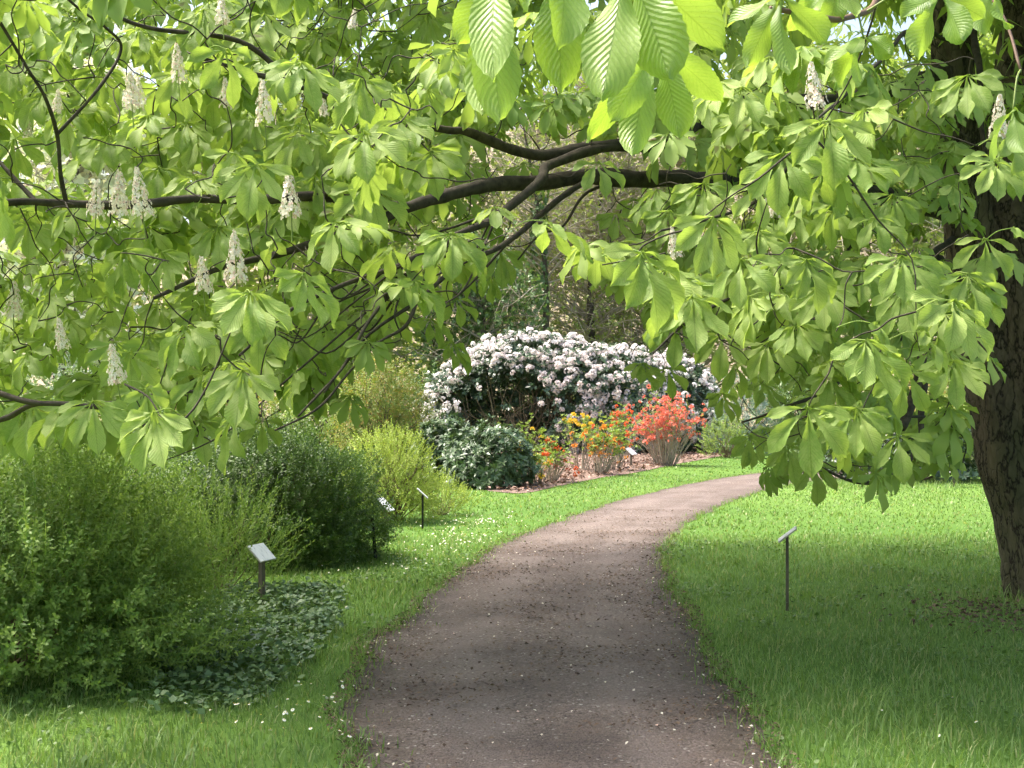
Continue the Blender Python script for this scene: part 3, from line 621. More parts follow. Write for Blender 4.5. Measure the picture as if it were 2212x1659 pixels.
# --- the nearest leaves: each leaflet a piece of its own, given by where its tip hangs
def leaflet_between(b, t, w, face, bend, rr=26, cc=6):
    """one leaflet from b to t; face is the way its upper side looks"""
    d = t - b; L = np.linalg.norm(d); V, F, A = leaflet(L, w, rr, cc, -bend, bend, 0.22, 0.03, 0.7, rg.uniform(0, 6), 1.55)
    yv = d / L; xv = unit(np.cross(yv, face)); zv = np.cross(xv, yv)
    A[:, 2] = rg.uniform(0, 0.5)
    return V @ np.stack([xv, yv, zv]) + b, F, A
NEAR = [  # joint (x, y, distance), leaflets: (tip x, tip y, distance at tip, width px, facing away from viewer?)
 ((1085, -70, 2.05), (1.05), [(1040, 258, 2.02, 96, 1), (1083, 262, 1.99, 112, 1), (1070, 188, 1.93, 100, 0), (985, 100, 2.1, 80, 1)]),
 ((1200, -120, 2.12), (1.0), [(1203, 118, 2.0, 104, 0), (1212, 196, 2.12, 106, 1), (1130, 30, 2.2, 80, 0)]),
 ((1350, -90, 2.05), (1.0), [(1300, 208, 1.95, 122, 1), (1445, 168, 2.0, 136, 1), (1570, 110, 2.12, 100, 1), (1395, 70, 2.2, 90, 0)]),
 ((1418, 100, 2.45), (1.0), [(1272, 310, 2.45, 62, 1), (1312, 272, 2.38, 74, 0), (1366, 338, 2.38, 72, 1), (1466, 300, 2.45, 82, 1), (1564, 226, 2.5, 70, 1), (1335, 215, 2.55, 60, 0)]),
 ((1690, -10, 3.0), (1.0), [(1617, 142, 2.95, 60, 1), (1712, 156, 2.9, 66, 1), (1790, 95, 3.0, 62, 1), (1570, 60, 3.1, 50, 0)]),
 ((1866, 78, 3.3), (1.0), [(1809, 196, 3.25, 46, 1), (1864, 184, 3.2, 50, 1), (1925, 118, 3.25, 50, 1), (1838, 120, 3.2, 34, 0), (1780, 140, 3.35, 36, 0)]),
 ((2035, -12, 3.3), (1.0), [(1985, 128, 3.2, 70, 1), (2078, 84, 3.2, 72, 1), (2130, 40, 3.3, 56, 1), (1945, 40, 3.3, 50, 0)]),
 ((1810, -40, 3.2), (1.0), [(1795, 62, 3.2, 50, 0), (1850, 40, 3.15, 44, 0), (1745, 30, 3.25, 46, 0), (1700, 70, 3.3, 50, 1)]),
 ((2190, 235, 3.7), (1.0), [(2150, 352, 3.6, 52, 1), (2215, 330, 3.6, 52, 1), (2260, 290, 3.7, 50, 0)]),
 ((2150, -30, 3.5), (1.0), [(2120, 70, 3.4, 46, 1), (2190, 60, 3.4, 50, 1), (2230, 20, 3.4, 50, 0)]),
]
B_R = bough([(1.2, 4.3, 3.25), (1.34, 4.1, 3.0), (1.43, 3.9, 2.72), (1.44, 3.78, 2.52)], 0.007, 0.004, 'branch', 'young_twig')
onodes = np.vstack([B_O, B_N, B_R])
for (jx, jy, jY), _, lst in NEAR:
    J = at(jx, jy, jY); ii, d = near_node(J, onodes); a = onodes[ii]
    mb = MB(); tube(mb, spline([a, (a + J) / 2 + np.array([0, 0, 0.03]), J], 5), np.linspace(0.0034, 0.0024, 11), 6, 0.3)
    lf = mb.build('leaf', M['petiole'], tree)
    for (tx, ty, tY, w, away) in lst:
        tip = at(tx, ty, tY); face = unit(np.array([rg.normal(0, 0.25), 0.75 if away else -0.75, 0.65]))
        V, F, A = leaflet_between(J, tip, w / FPX * tY * 1.08, face, rg.uniform(0.10, 0.42))
        m2 = MB(); m2.add(V, F4=F, A=A); o = m2.build('leaflet', M['chestnut_near'], lf)
        o.matrix_parent_inverse = Matrix.Identity(4)

# --- flower candles
def candle(rg, H=0.20, R=0.040, nf=78):
    mb = MB()
    for q in range(nf):
        t = q / nf; h = H * (0.04 + 0.96 * t); rad = R * (1 - t ** 1.5) ** 0.9 * rg.uniform(0.55, 1.3) + 0.006
        a = q * 2.399 + rg.uniform(-0.3, 0.3); c = np.array([rad * math.cos(a), rad * math.sin(a), h + rg.uniform(-0.006, 0.006)])
        out = unit(np.array([math.cos(a), math.sin(a), rg.uniform(-0.1, 0.6)])); s = 0.0135 * (1 - 0.5 * t) * rg.uniform(0.8, 1.2)
        Rm = frame_z(out[None], np.array([rg.uniform(0, 6)]))[0]
        for w in range(4):
            b = w * math.pi / 2; pv = np.array([(0, 0, 0), (s * math.cos(b - .6), s * math.sin(b - .6), .3 * s), (1.35 * s * math.cos(b), 1.35 * s * math.sin(b), .1 * s), (s * math.cos(b + .6), s * math.sin(b + .6), .3 * s)])
            mb.add(pv @ Rm.T + c, F4=[(0, 1, 2, 3)], A=np.array([(0, 0, rg.uniform(0, 1))] * 4))
    return mb
CAND = []
rgc = np.random.default_rng(4)
for q in range(4):
    me = candle(rgc).mesh('flower_candle'); me.materials.append(M['petal_white']); CAND.append(me)
mb = MB(); tube(mb, [(0, 0, -0.10), (0, 0.004, 0.05), (0, 0, 0.20)], [0.004, 0.0035, 0.001], 4, 0.2); STALK = mb.mesh('stalk'); STALK.materials.append(M['petiole'])
for q, (px, py, hp, Y) in enumerate(CPOS):
    s = hp / FPX * Y / 0.20
    o = link('flower_candle', CAND[q % 4], tree); o.matrix_parent_inverse = Matrix.Identity(4)
    Mx = Matrix.Translation(Vector(at(px, py, Y)) - Vector(TB)) @ Matrix.Rotation(rgc.normal(0, 0.10), 4, 'X') @ Matrix.Rotation(rgc.normal(-0.05, 0.08), 4, 'Y') @ Matrix.Rotation(rgc.uniform(0, 6), 4, 'Z') @ Matrix.Diagonal((s * 0.86, s * 0.86, s * rgc.uniform(0.95, 1.08), 1))
    o.matrix_basis = Mx
    st = link('stalk', STALK, o); st.matrix_parent_inverse = Matrix.Identity(4)

# ------------------------------------------------------------------ shrubs
def leaf_card(L, Wd, curl=0.25, rows=2):
    """a small simple leaf along +Z from the origin, upper side towards -Y"""
    if rows == 1:       # one four-cornered face, widest a little past the middle
        w = 0.5 * Wd * 1.12; V = [(0, 0, 0), (w, curl * L * 0.22, L * 0.52), (0, curl * L, L * 0.88), (-w, curl * L * 0.22, L * 0.52)]
        return np.array(V), np.array([(0, 1, 2, 3)]), np.array([(0, 0, 0), (1, 0.5, 0), (0, 1, 0), (-1, 0.5, 0)], float)
    v = np.linspace(0, 1, rows + 1); V = []; A = []
    for a in v:
        w = 0.5 * Wd * math.sin(math.pi * min(max(a, 0.04), 0.97) ** 0.9); y = curl * L * a * a; z = L * (a - 0.15 * a * a)
        V += [(-w, y, z), (w, y, z)]; A += [(-1, a, 0), (1, a, 0)]
    F = [(2 * q, 2 * q + 1, 2 * q + 3, 2 * q + 2) for q in range(rows)]
    return np.array(V), np.array(F), np.array(A, float)
def shoot(rg, H, nl, L, Wd, open_=0.7, whorl=False, stem=0.0025, rows=1):
    """an upright shoot with leaves set round it; its foot at the origin, along +Z"""
    mb = MB(); bx, by = rg.normal(0, 0.12, 2) * H
    for q in range(nl):
        t = (q + 0.5) / nl if not whorl else 1.0 + rg.normal(0, 0.03); a = q * 2.399 + rg.normal(0, 0.3)
        V, F, A = leaf_card(L * rg.uniform(0.7, 1.1) * (1.0 if whorl else (1.05 - 0.45 * t)), Wd * rg.uniform(0.8, 1.1), rg.uniform(0.1, 0.4), rows)
        tilt = open_ * rg.uniform(0.7, 1.3) * (1.0 if whorl else (1.15 - 0.6 * t))
        R = (rotz(np.array([a])) @ rotx(np.array([-tilt])))[0]; A[:, 2] = rg.uniform(0, 0.9)
        mb.add(V @ R.T + np.array([bx * t * t, by * t * t, H * t]), F4=F, A=A)
    if stem:
        mb.add([(-stem, 0, 0), (stem, stem, 0), (bx, by + stem * 0.5, H), (bx - stem * 0.5, by, H)], F4=[(0, 1, 2, 3)], A=[(0, 0, 0.1)] * 4)
    return mb.tpl()
def lumpy_points(rg, n, rx, ry, h, lump=0.18, lo=-0.25, fill=0.45, freq=2.2, seed=0, flat=1.0):
    """points in the outer part of a lumpy dome standing on the ground, with outward directions"""
    d = rg.normal(0, 1, (n * 2, 3)); d = unit(d); d = d[d[:, 2] > lo][:n]
    while len(d) < n:
        e = unit(rg.normal(0, 1, (n, 3))); d = np.vstack([d, e[e[:, 2] > lo]])[:n]
    f = 1 - fill * rg.random(n) ** 1.6
    lum = np.array([1 + lump * (nz(q, freq, seed + 1) + 0.5 * nz(q, freq * 2.3, seed)) for q in d])
    P = d * (f * lum)[:, None]; P[:, 2] = P[:, 2] * 0.5 + 0.5 if False else P[:, 2]
    base = -lo
    P = P * np.array([rx, ry, 1.0]); P[:, 2] = (P[:, 2] + base) / (1 + base) * h
    return P, d, f
def stems(mb, rg, n, rx, ry, h, r=0.012, lo=0.15, sides=4, wig=0.12, top=0.85):
    for q in range(n):
        a = rg.uniform(0, 6.28); e = math.sqrt(rg.random()); fx, fy = math.cos(a) * e, math.sin(a) * e
        b = np.array([fx * rx * lo, fy * ry * lo, -0.02]); t = np.array([fx * rx * 0.9, fy * ry * 0.9, h * top * math.sqrt(max(0.1, 1 - 0.7 * e * e)) * rg.uniform(0.8, 1.1)])
        m1 = b + (t - b) * 0.35 + np.array([*rg.normal(0, wig * rx, 2), 0.06 * h]); m2 = b + (t - b) * 0.7 + np.array([*rg.normal(0, wig * rx, 2), 0.03 * h])
        tube(mb, spline([b, m1, m2, t], 3), np.linspace(r, r * 0.3, 10), sides, rg.random(), cap=False)
def bush(name, label, cat, c, rx, ry, h, mat, seed, n, sh, stem_mat='brown_twig', nst=40, str_=0.012, lump=0.18, fill=0.5, freq=2.2, up=0.8, lo=-0.25, group=None, size=(0.7, 1.3)):
    rg = np.random.default_rng(seed); root = empty(name, (c[0], c[1], 0)); tag(root, label, cat, group)
    tp = [shoot(rg, *sh) if not isinstance(sh, dict) else shoot(rg, **sh) for _ in range(5)]
    P, d, f = lumpy_points(rg, n, rx, ry, h, lump, lo, fill, freq, seed)
    P = P + np.array([c[0], c[1], 0]); keep = P[:, 2] > 0.02; P, d, f = P[keep], d[keep], f[keep]; n = len(P)
    dr = unit(d * 0.75 + np.array([0, 0, up]) + rg.normal(0, 0.28, (n, 3)))
    R = frame_z(dr, rg.uniform(0, 6.28, n)); ch = rg.integers(0, 5, n); mb = MB()
    for t_ in range(5):
        s = ch == t_; mb.stamp(tp[t_], R[s], P[s], rg.uniform(*size, s.sum()), rg.random(s.sum()))
    mb.build('foliage', M[mat], root, kind='stuff')
    if nst:
        m2 = MB(); stems(m2, rg, nst, rx, ry, h, str_); m2.V = [v + np.array([c[0], c[1], 0]) for v in m2.V]
        m2.build('stems', M[stem_mat], root, kind='stuff')
    return root, P, d, f

FINE = (0.17, 13, 0.050, 0.0135, 0.95); FINE2 = (0.13, 14, 0.040, 0.017, 1.0)
bush('willow_shrub', 'big feathery green shrub at the left front edge, nearest the grass', 'shrub', (-3.0, 7.8), 1.2, 1.1, 1.13, 'willow', 31, 7200, FINE, 'shrub_twig', 30, 0.010, lump=0.42, fill=0.6, freq=2.4, up=0.35, lo=-0.45)
bush('willow_shrub', 'bright feathery shrub at the left edge behind the big front one', 'shrub', (-4.3, 11.6), 1.5, 1.3, 1.42, 'willow', 32, 4200, FINE, 'shrub_twig', 20, 0.010, lump=0.32, up=0.4, lo=-0.35)
bush('grey_willow', 'thin pale green upright shrub behind the white plant label', 'shrub', (-2.35, 10.7), 0.55, 0.4, 0.9, 'willow', 33, 420, (0.24, 14, 0.05, 0.011, 0.6), 'shrub_twig', 14, 0.005, lump=0.3, fill=0.8, up=1.1)
bush('clipped_shrub', 'dense dark rounded shrub left of the path, in the shade', 'shrub', (-2.4, 12.9), 1.12, 1.0, 1.24, 'box', 34, 7200, FINE2, 'shrub_twig', 30, 0.012, lump=0.26, fill=0.5, up=0.35, lo=-0.4)
bush('clipped_shrub', 'dense green shrub between the dark rounded one and the bright one at the edge', 'shrub', (-3.35, 13.8), 1.0, 0.9, 1.30, 'box', 35, 3000, FINE2, 'shrub_twig', 30, 0.012, lump=0.26, up=0.35, lo=-0.4)
bush('spirea_shrub', 'yellow green rounded shrub with brown stems showing low down', 'shrub', (-1.52, 16.7), 0.60, 0.6, 1.16, 'lime', 36, 2100, (0.13, 11, 0.034, 0.013, 0.9), 'shrub_twig', 90, 0.008, lump=0.16, fill=0.6, lo=-0.4, up=0.3)
bush('spirea_shrub', 'low loose lime green shrub right behind the black stake', 'shrub', (-0.95, 17.6), 0.42, 0.35, 0.48, 'lime', 37, 330, (0.14, 11, 0.035, 0.013, 0.8), 'shrub_twig', 25, 0.006, lump=0.3)
bush('japanese_maple', 'broad golden green maple shrub with orange tips beside the white rhododendron', 'shrub', (-2.45, 25.2), 0.95, 0.9, 2.35, 'maple', 38, 2600, (0.16, 9, 0.07, 0.022, 1.15), 'far_bark', 40, 0.014, lump=0.2, fill=0.6, up=0.25)
bush('laurel_shrub', 'dark glossy evergreen shrub in front of the mulch bed', 'shrub', (-0.40, 22.9), 0.74, 0.7, 1.02, 'laurel', 39, 900, dict(H=0.10, nl=10, L=0.12, Wd=0.034, open_=1.05, whorl=True, stem=0.004, rows=2), 'far_bark', 40, 0.014, lump=0.24, fill=0.5, up=0.5)
bush('laurel_shrub', 'dark glossy evergreen shrub behind the front one, beside the maple', 'shrub', (-1.2, 24.4), 0.68, 0.6, 1.08, 'laurel', 40, 700, dict(H=0.10, nl=10, L=0.13, Wd=0.04, open_=1.05, whorl=True, stem=0.004, rows=2), 'far_bark', 30, 0.014, lump=0.24, fill=0.5, up=0.5)
bush('blue_conifer', 'blue green spreading shrub right of the white rhododendron', 'shrub', (6.05, 35.0), 0.95, 0.8, 1.95, 'blue_leaf', 41, 900, (0.22, 12, 0.07, 0.02, 1.1), 'far_bark', 20, 0.015, lump=0.25, up=0.2)
bush('low_shrub', 'small green shrub at the foot of the blue green one', 'shrub', (5.35, 33.3), 0.6, 0.5, 0.95, 'azalea_leaf', 42, 420, (0.16, 10, 0.06, 0.022, 0.8), 'shrub_twig', 20, 0.01, lump=0.25)
bush('border_shrub', 'dark leafy shrub in the right border beside the big trunk', 'shrub', (7.4, 24.6), 1.5, 0.9, 1.05, 'rhodo_leaf', 43, 900, dict(H=0.10, nl=9, L=0.13, Wd=0.045, open_=1.0, whorl=True, stem=0.004), 'far_bark', 30, 0.014, lump=0.35)
bush('border_shrub', 'mid green leafy shrub in the right border under the hanging bough', 'shrub', (6.2, 27.0), 0.8, 0.7, 1.0, 'holly', 44, 700, (0.14, 10, 0.07, 0.025, 0.9), 'far_bark', 30, 0.014, lump=0.3)
bush('border_shrub', 'light green shrub farther back in the right border', 'shrub', (9.6, 27.5), 1.5, 1.0, 1.6, 'azalea_leaf', 45, 1100, (0.18, 10, 0.07, 0.028, 0.9), 'far_bark', 20, 0.014, lump=0.3)

# the white rhododendron: stems, whorls of leaves, flower trusses
RC = np.array([1.5, 36.2, 0.0]); rho = empty('white_rhododendron', RC)
tag(rho, 'huge white flowering rhododendron with a dark hollow of bare stems', 'rhododendron')
rg = np.random.default_rng(51)
def truss(rg, R=0.085, nf=11):
    mb = MB()
    for q in range(nf):
        z = 1 - (q + 0.5) / nf * 1.25; a = q * 2.399; s = math.sqrt(max(0, 1 - z * z)); d = np.array([s * math.cos(a), s * math.sin(a), z])
        Rm = frame_z(d[None], np.array([rg.uniform(0, 6)]))[0]; w = 0.046 * R / 0.085 * rg.uniform(0.7, 1.3); d = unit(d + rg.normal(0, 0.25, 3)); Rm = frame_z(d[None], np.array([rg.uniform(0, 6)]))[0] * rg.uniform(0.8, 1.25)
        ring = np.array([(w * math.cos(b) * (1.15 if e % 2 == 0 else 0.75), w * math.sin(b) * (1.15 if e % 2 == 0 else 0.75), R + (0 if e % 2 else 0.008)) for e, b in enumerate(np.arange(10) * math.pi / 5)])
        V = np.vstack([[(0, 0, R * 0.45)], ring]) @ Rm.T
        mb.add(V, F3=[(0, 1 + e, 1 + (e + 1) % 10) for e in range(10)], A=np.array([(0, 0, rg.uniform(0, 0.6))] * 11))
    return mb.tpl()
TRT = [truss(rg) for _ in range(5)]; TRM = [tpl_mesh(t, 'flower_truss', M['rhodo_petal']) for t in TRT]
def truss_lo(rg, R=0.085):
    mb = MB()
    for q in range(7):
        z = 1 - (q + 0.5) / 7 * 1.2; a = q * 2.399; s = math.sqrt(max(0, 1 - z * z)); d = np.array([s * math.cos(a), s * math.sin(a), z])
        Rm = frame_z(d[None], np.array([rg.uniform(0, 6)]))[0]; w = 0.055
        V = np.array([(w, 0, R), (0, w, R + .01), (-w, 0, R), (0, -w, R + .01)]) @ Rm.T
        mb.add(V, F4=[(0, 1, 2, 3)], A=np.array([(0, 0, rg.uniform(0, 0.6))] * 4))
    return mb.tpl()
TRL = [truss_lo(rg) for _ in range(4)]
WH = [shoot(rg, 0.08, 9, 0.15, 0.045, 1.15, True, 0.004) for _ in range(5)]
# lumps of the bush (centre, radii): high dome on the left, long shoulder to the right, low skirt at the far right end
LUMPS = [((0.5, 36.2, 1.35), (2.35, 1.9, 1.85)), ((-1.3, 36.4, 1.0), (1.15, 1.3, 1.45)), ((2.6, 36.4, 1.25), (2.1, 2.0, 1.58)), ((1.5, 36.0, 1.2), (1.6, 1.9, 1.72)), ((4.1, 36.8, 1.05), (1.55, 1.7, 1.66)), ((4.85, 36.2, 0.7), (0.85, 1.0, 1.25)), ((3.1, 35.4, 0.7), (1.5, 1.1, 1.2))]
HOLLOW = ((-0.35, 34.1, 1.05), (1.55, 2.0, 1.28))
pts = []; dd = []
for (c, r) in LUMPS:
    n_ = int(1150 * (r[0] * r[2] + r[0] * r[1] + r[1] * r[2]) / 6.0); d = unit(rg.normal(0, 1, (n_, 3)))
    d = d[(d[:, 2] > -0.65) & (d[:, 1] < 0.75)]
    lum = np.array([1 + 0.10 * nz(q * 3 + np.array(c), 1.2) + 0.05 * nz(q * 3, 3.1) for q in d]) * rg.uniform(0.92, 1.02, len(d))
    P = np.array(c) + d * np.array(r) * lum[:, None]; ok = P[:, 2] > 0.12
    for (c2, r2) in LUMPS:
        if c2 != c: ok &= (((P - np.array(c2)) / np.array(r2)) ** 2).sum(1) > 0.85
    hl = (((P - np.array(HOLLOW[0])) / np.array(HOLLOW[1])) ** 2).sum(1) < 1
    ok &= ~(hl & (rg.random(len(P)) > 0.05))
    pts.append(P[ok]); dd.append(d[ok])
pts = np.vstack(pts); dd = np.vstack(dd); n_ = len(pts)
mbl = MB(); dirs = unit(dd + np.array([0, -0.1, 0.55]) + rg.normal(0, 0.25, (n_, 3)))
for rep in range(2):
    ch = rg.integers(0, 5, n_); R = frame_z(unit(dirs + rg.normal(0, 0.25, (n_, 3))), rg.uniform(0, 6.28, n_)); off = rg.normal(0, 0.09, (n_, 3)) - dirs * (0.09 + 0.12 * rep)
    for t_ in range(5):
        s = ch == t_; mbl.stamp(WH[t_], R[s], (pts + off)[s], rg.uniform(0.8, 1.25, s.sum()), rg.random(s.sum()))
q_ = rg.uniform((-2.2, 35.6, 0.2), (3.6, 37.4, 2.6), (2600, 3)); q_ = q_[(((q_ - np.array([0.6, 36.4, 1.2])) / np.array([2.9, 1.2, 1.55])) ** 2).sum(1) < 1]
mbl.stamp(WH[0], frame_z(unit(rg.normal(0, 1, (len(q_), 3)) + np.array([0, -0.6, 0.5])), rg.uniform(0, 6, len(q_))), q_, rg.uniform(0.9, 1.3, len(q_)), rg.random(len(q_)))
mbl.build('foliage', M['rhodo_leaf'], rho, kind='stuff')
fl = rg.random(n_) < np.clip(0.93 - 0.0 * pts[:, 2], 0, 1); lowf = (pts[:, 2] < 1.0) & (pts[:, 0] < 3.6) & (rg.random(n_) < 0.35); fl &= ~lowf & (np.array([nz(q, 2.3, 6) for q in pts]) > -0.28)
FP, FD = pts[fl] + dirs[fl] * 0.06, dirs[fl]
o_ = np.argsort(FP[:, 1] + rg.uniform(0, 0.6, len(FP))); FP, FD = FP[o_], FD[o_]
nb = 290
RR = frame_z(FD, rg.uniform(0, 6.28, len(FD))); SS = rg.uniform(0.42, 1.2, len(FD))
for q in range(min(nb, len(FP))):
    o = link('flower_truss', TRM[q % 5], rho); o.matrix_parent_inverse = Matrix.Identity(4); R = RR[q] * SS[q]; p = FP[q] - RC
    o.matrix_basis = Matrix([[*R[0], p[0]], [*R[1], p[1]], [*R[2], p[2]], [0, 0, 0, 1]])
mbt = MB(); ch = rg.integers(0, 4, len(FP)); ch[:nb] = -1
for t_ in range(4):
    s = ch == t_; mbt.stamp(TRL[t_], RR[s], FP[s], SS[s], rg.random(s.sum()))
mbt.build('blossoms', M['rhodo_petal'], rho, kind='stuff')
mbs = MB()
for q in range(230):
    b = np.array([rg.normal(0.6, 1.1), rg.uniform(35.4, 36.8), 0.0]); a = rg.uniform(-1.25, 1.25)
    t = b + np.array([math.sin(a) * rg.uniform(0.9, 2.0), rg.uniform(-1.2, 0.3), rg.uniform(0.8, 2.2) * math.cos(a * 0.7)])
    m1 = b + (t - b) * 0.3 + rg.normal(0, 0.16, 3); m1[2] = max(0.15, m1[2]); m2 = b + (t - b) * 0.65 + rg.normal(0, 0.18, 3); m2[2] = max(0.2, m2[2])
    tube(mbs, spline([b, m1, m2, t], 4), np.linspace(0.026, 0.008, 13), 5, rg.random(), cap=False)
mbs.build('stems', M['grey_twig'], rho, kind='stuff')

# azaleas
def azalea(label, px, py, w, h, petal, seed, nfl, nleaf, nst, flow=(0.35, 1.0), leafm='azalea_leaf'):
    rg = np.random.default_rng(seed); b = gnd(px, py); root = empty('azalea', b); tag(root, label, 'azalea', 'azaleas in the mulch bed')
    ms = MB(); tips = []
    for q in range(nst):
        a = rg.uniform(0, 6.28); e = rg.random() ** 0.6; t = b + np.array([math.cos(a) * e * w, math.sin(a) * e * w * 0.8, h * rg.uniform(0.45, 1.0) * (1 - 0.25 * e)])
        f = b + np.array([math.cos(a) * e * w * 0.25, math.sin(a) * e * w * 0.2, -0.02]); m1 = f + (t - f) * 0.5 + np.array([*rg.normal(0, 0.07 * w, 2), 0.06 * h])
        P = spline([f, m1, t], 4); tube(ms, P, np.linspace(0.009, 0.003, len(P)), 4, rg.random(), cap=False); tips.append(t)
        for z in range(2):
            s = P[rg.integers(4, 8)]; t2 = s + np.array([*rg.normal(0, 0.12 * w + 0.03, 2), rg.uniform(0.08, 0.28) * h]); tube(ms, np.array([s, (s + t2) / 2 + rg.normal(0, 0.01, 3), t2]), [0.004, 0.003, 0.002], 3, rg.random(), cap=False); tips.append(t2)
    ms.build('stems', M['brown_twig'], root, kind='stuff')
    tips = np.array(tips); sel = rg.integers(0, len(tips), nleaf); nleaf = int(nleaf * 1.05); sel = rg.integers(0, len(tips), nleaf); tp = [shoot(rg, 0.04, 7, 0.07, 0.024, 0.8, True, 0.0) for _ in range(4)]
    ml = MB(); ch = rg.integers(0, 4, nleaf); LP = tips[sel] + rg.normal(0, 0.05, (nleaf, 3)); R = frame_z(unit(np.array([0, 0, 1.0]) + rg.normal(0, 0.4, (nleaf, 3))), rg.uniform(0, 6, nleaf))
    for t_ in range(4):
        s = ch == t_; ml.stamp(tp[t_], R[s], LP[s], rg.uniform(0.8, 1.3, s.sum()), rg.random(s.sum()))
    ml.build('foliage', M[leafm], root, kind='stuff')
    hh = (tips[:, 2] / h); cand = np.where((hh > flow[0]) & (hh < flow[1] * 1.3))[0]
    tr = [truss(rg, 0.042, 6) for _ in range(3)]; me = [tpl_mesh(t, 'flower_truss', M[petal]) for t in tr]
    for q in range(nfl):
        p = tips[cand[rg.integers(0, len(cand))]] + rg.normal(0, 0.085, 3) - b; s = rg.uniform(0.6, 1.35); R = frame_z(unit(np.array([[0, -0.4, 1.0]]) + rg.normal(0, 0.4, (1, 3))), rg.uniform(0, 6, 1))[0] * s
        o = link('flower_truss', me[q % 3], root); o.matrix_parent_inverse = Matrix.Identity(4)
        o.matrix_basis = Matrix([[*R[0], p[0]], [*R[1], p[1]], [*R[2], p[2]], [0, 0, 0, 1]])
    return root
azalea('tall coral red azalea in full flower with bare brown stems at its foot', 1438, 1006, 0.80, 1.62, 'coral', 61, 280, 130, 110, (0.33, 1.0))
azalea('yellow azalea with tall thin stems against the dark hollow', 1255, 1018, 0.55, 1.35, 'yellow', 62, 20, 110, 26, (0.6, 1.0))
azalea('orange red azalea in the middle of the bed', 1325, 1016, 0.50, 1.10, 'red', 63, 36, 150, 34, (0.4, 1.0))
azalea('low red azalea at the front of the bed beside the glossy evergreen', 1190, 1042, 0.42, 0.80, 'red', 64, 20, 110, 30, (0.3, 1.0))
azalea('low golden azalea at the front left corner of the bed', 1158, 1048, 0.35, 0.62, 'yellow', 65, 12, 100, 26, (0.2, 1.0))
azalea('orange azalea among pale green leaves in front of the white rhododendron', 1295, 1026, 0.50, 0.95, 'orange', 66, 30, 200, 36, (0.3, 1.0))
azalea('bright red azalea high up between the coral one and the white blossoms', 1335, 1002, 0.45, 1.50, 'red', 67, 22, 120, 20, (0.7, 1.0))
azalea('pale leafy azalea with few yellow flowers right of the glossy evergreen', 1130, 1022, 0.55, 1.0, 'yellow', 68, 9, 160, 26, (0.5, 1.0))

# ------------------------------------------------------------------ woodland behind
def wood_tree(name, label, x, y, h, cr, mat, seed, nleaf=3200, ntw=60, leafL=0.15, trunk_r=0.22, bole=0.3, barkm='far_bark', twigm='brown_twig', group='trees of the wood behind the garden', cz=0.62, cat='tree', tw_r=0.02):
    rg = np.random.default_rng(seed); root = empty(name, (x, y, 0)); tag(root, label, cat, group); c0 = np.array([x, y, 0.0])
    top = c0 + np.array([rg.normal(0, 0.05) * h, rg.normal(0, 0.05) * h, h * 0.9]); mid = c0 + np.array([rg.normal(0, 0.03) * h, 0, h * 0.45])
    P = spline([c0 + np.array([0, 0, -0.2]), mid, top], 8); mt = MB(); tube(mt, P, np.linspace(trunk_r, trunk_r * 0.15, len(P)) * (1 + 0.06 * rg.normal(size=len(P))), 10, 0.5); mt.build('trunk', M[barkm], root)
    mb = MB(); ends = []
    for q in range(ntw):
        t = rg.uniform(bole, 1.0); i = t * (len(P) - 1); s = P[int(i)] + (P[min(len(P) - 1, int(i) + 1)] - P[int(i)]) * (i % 1)
        a = rg.uniform(0, 6.28); ln = cr * rg.uniform(0.6, 1.05) * math.sin(math.pi * min(0.97, (t - bole) / (1 - bole) * 0.75 + 0.25)) ** 0.6
        e = s + np.array([math.cos(a) * ln, math.sin(a) * ln, ln * rg.uniform(0.1, 0.7)]); m1 = s + (e - s) * 0.5 + np.array([*rg.normal(0, 0.08 * ln, 2), 0.1 * ln])
        B = spline([s, m1, e], 4); tube(mb, B, np.linspace(trunk_r * 0.25, tw_r * 0.5, len(B)), 4, rg.random(), cap=False)
        for z in range(7):
            b = B[rg.integers(2, len(B))]; e2 = b + rg.normal(0, 0.22 * cr, 3) + np.array([0, 0, 0.12 * cr]); bm = (b + e2) / 2 + rg.normal(0, 0.03 * cr, 3)
            tube(mb, np.array([b, bm, e2]), [tw_r, tw_r * 0.7, tw_r * 0.35], 3, rg.random(), cap=False); ends += [bm, e2]
    mb.build('branches', M[twigm], root, kind='stuff')
    if nleaf:
        ends = np.array(ends); sel = rg.integers(0, len(ends), nleaf); L = MB()
        tp = [shoot(rg, 0.05, 4, leafL, leafL * 0.6, 1.0, True, 0.0, 1) for _ in range(4)]
        LP = ends[sel] + rg.normal(0, 0.13 * cr, (nleaf, 3)) * 0.7; R = frame_z(unit(rg.normal(0, 1, (nleaf, 3)) + np.array([0, 0, 0.6])), rg.uniform(0, 6, nleaf)); ch = rg.integers(0, 4, nleaf)
        for t_ in range(4):
            s = ch == t_; L.stamp(tp[t_], R[s], LP[s], rg.uniform(0.7, 1.3, s.sum()), rg.random(s.sum()))
        L.build('crown', M[mat], root, kind='stuff')
    return root
wood_tree('evergreen_tree', 'bushy evergreen dotted with white flowers just behind the rhododendron on the left', -0.9, 42.5, 6.4, 2.2, 'holly', 71, 4200, 60, 0.12, 0.16, 0.12)
IVT = wood_tree('ivy_clad_tree', 'dark ivy clad trunk standing in the brown thicket', 0.95, 47.0, 13.0, 2.8, 'spring', 72, 900, 40, 0.10, 0.17, 0.45, tw_r=0.014)
rgi = np.random.default_rng(5); n_ = 700; zz = rgi.uniform(0.3, 9.5, n_); aa = rgi.uniform(0, 6.28, n_); tp_ = shoot(rgi, 0.05, 4, 0.11, 0.08, 1.0, True, 0.0, 1); mb = MB()
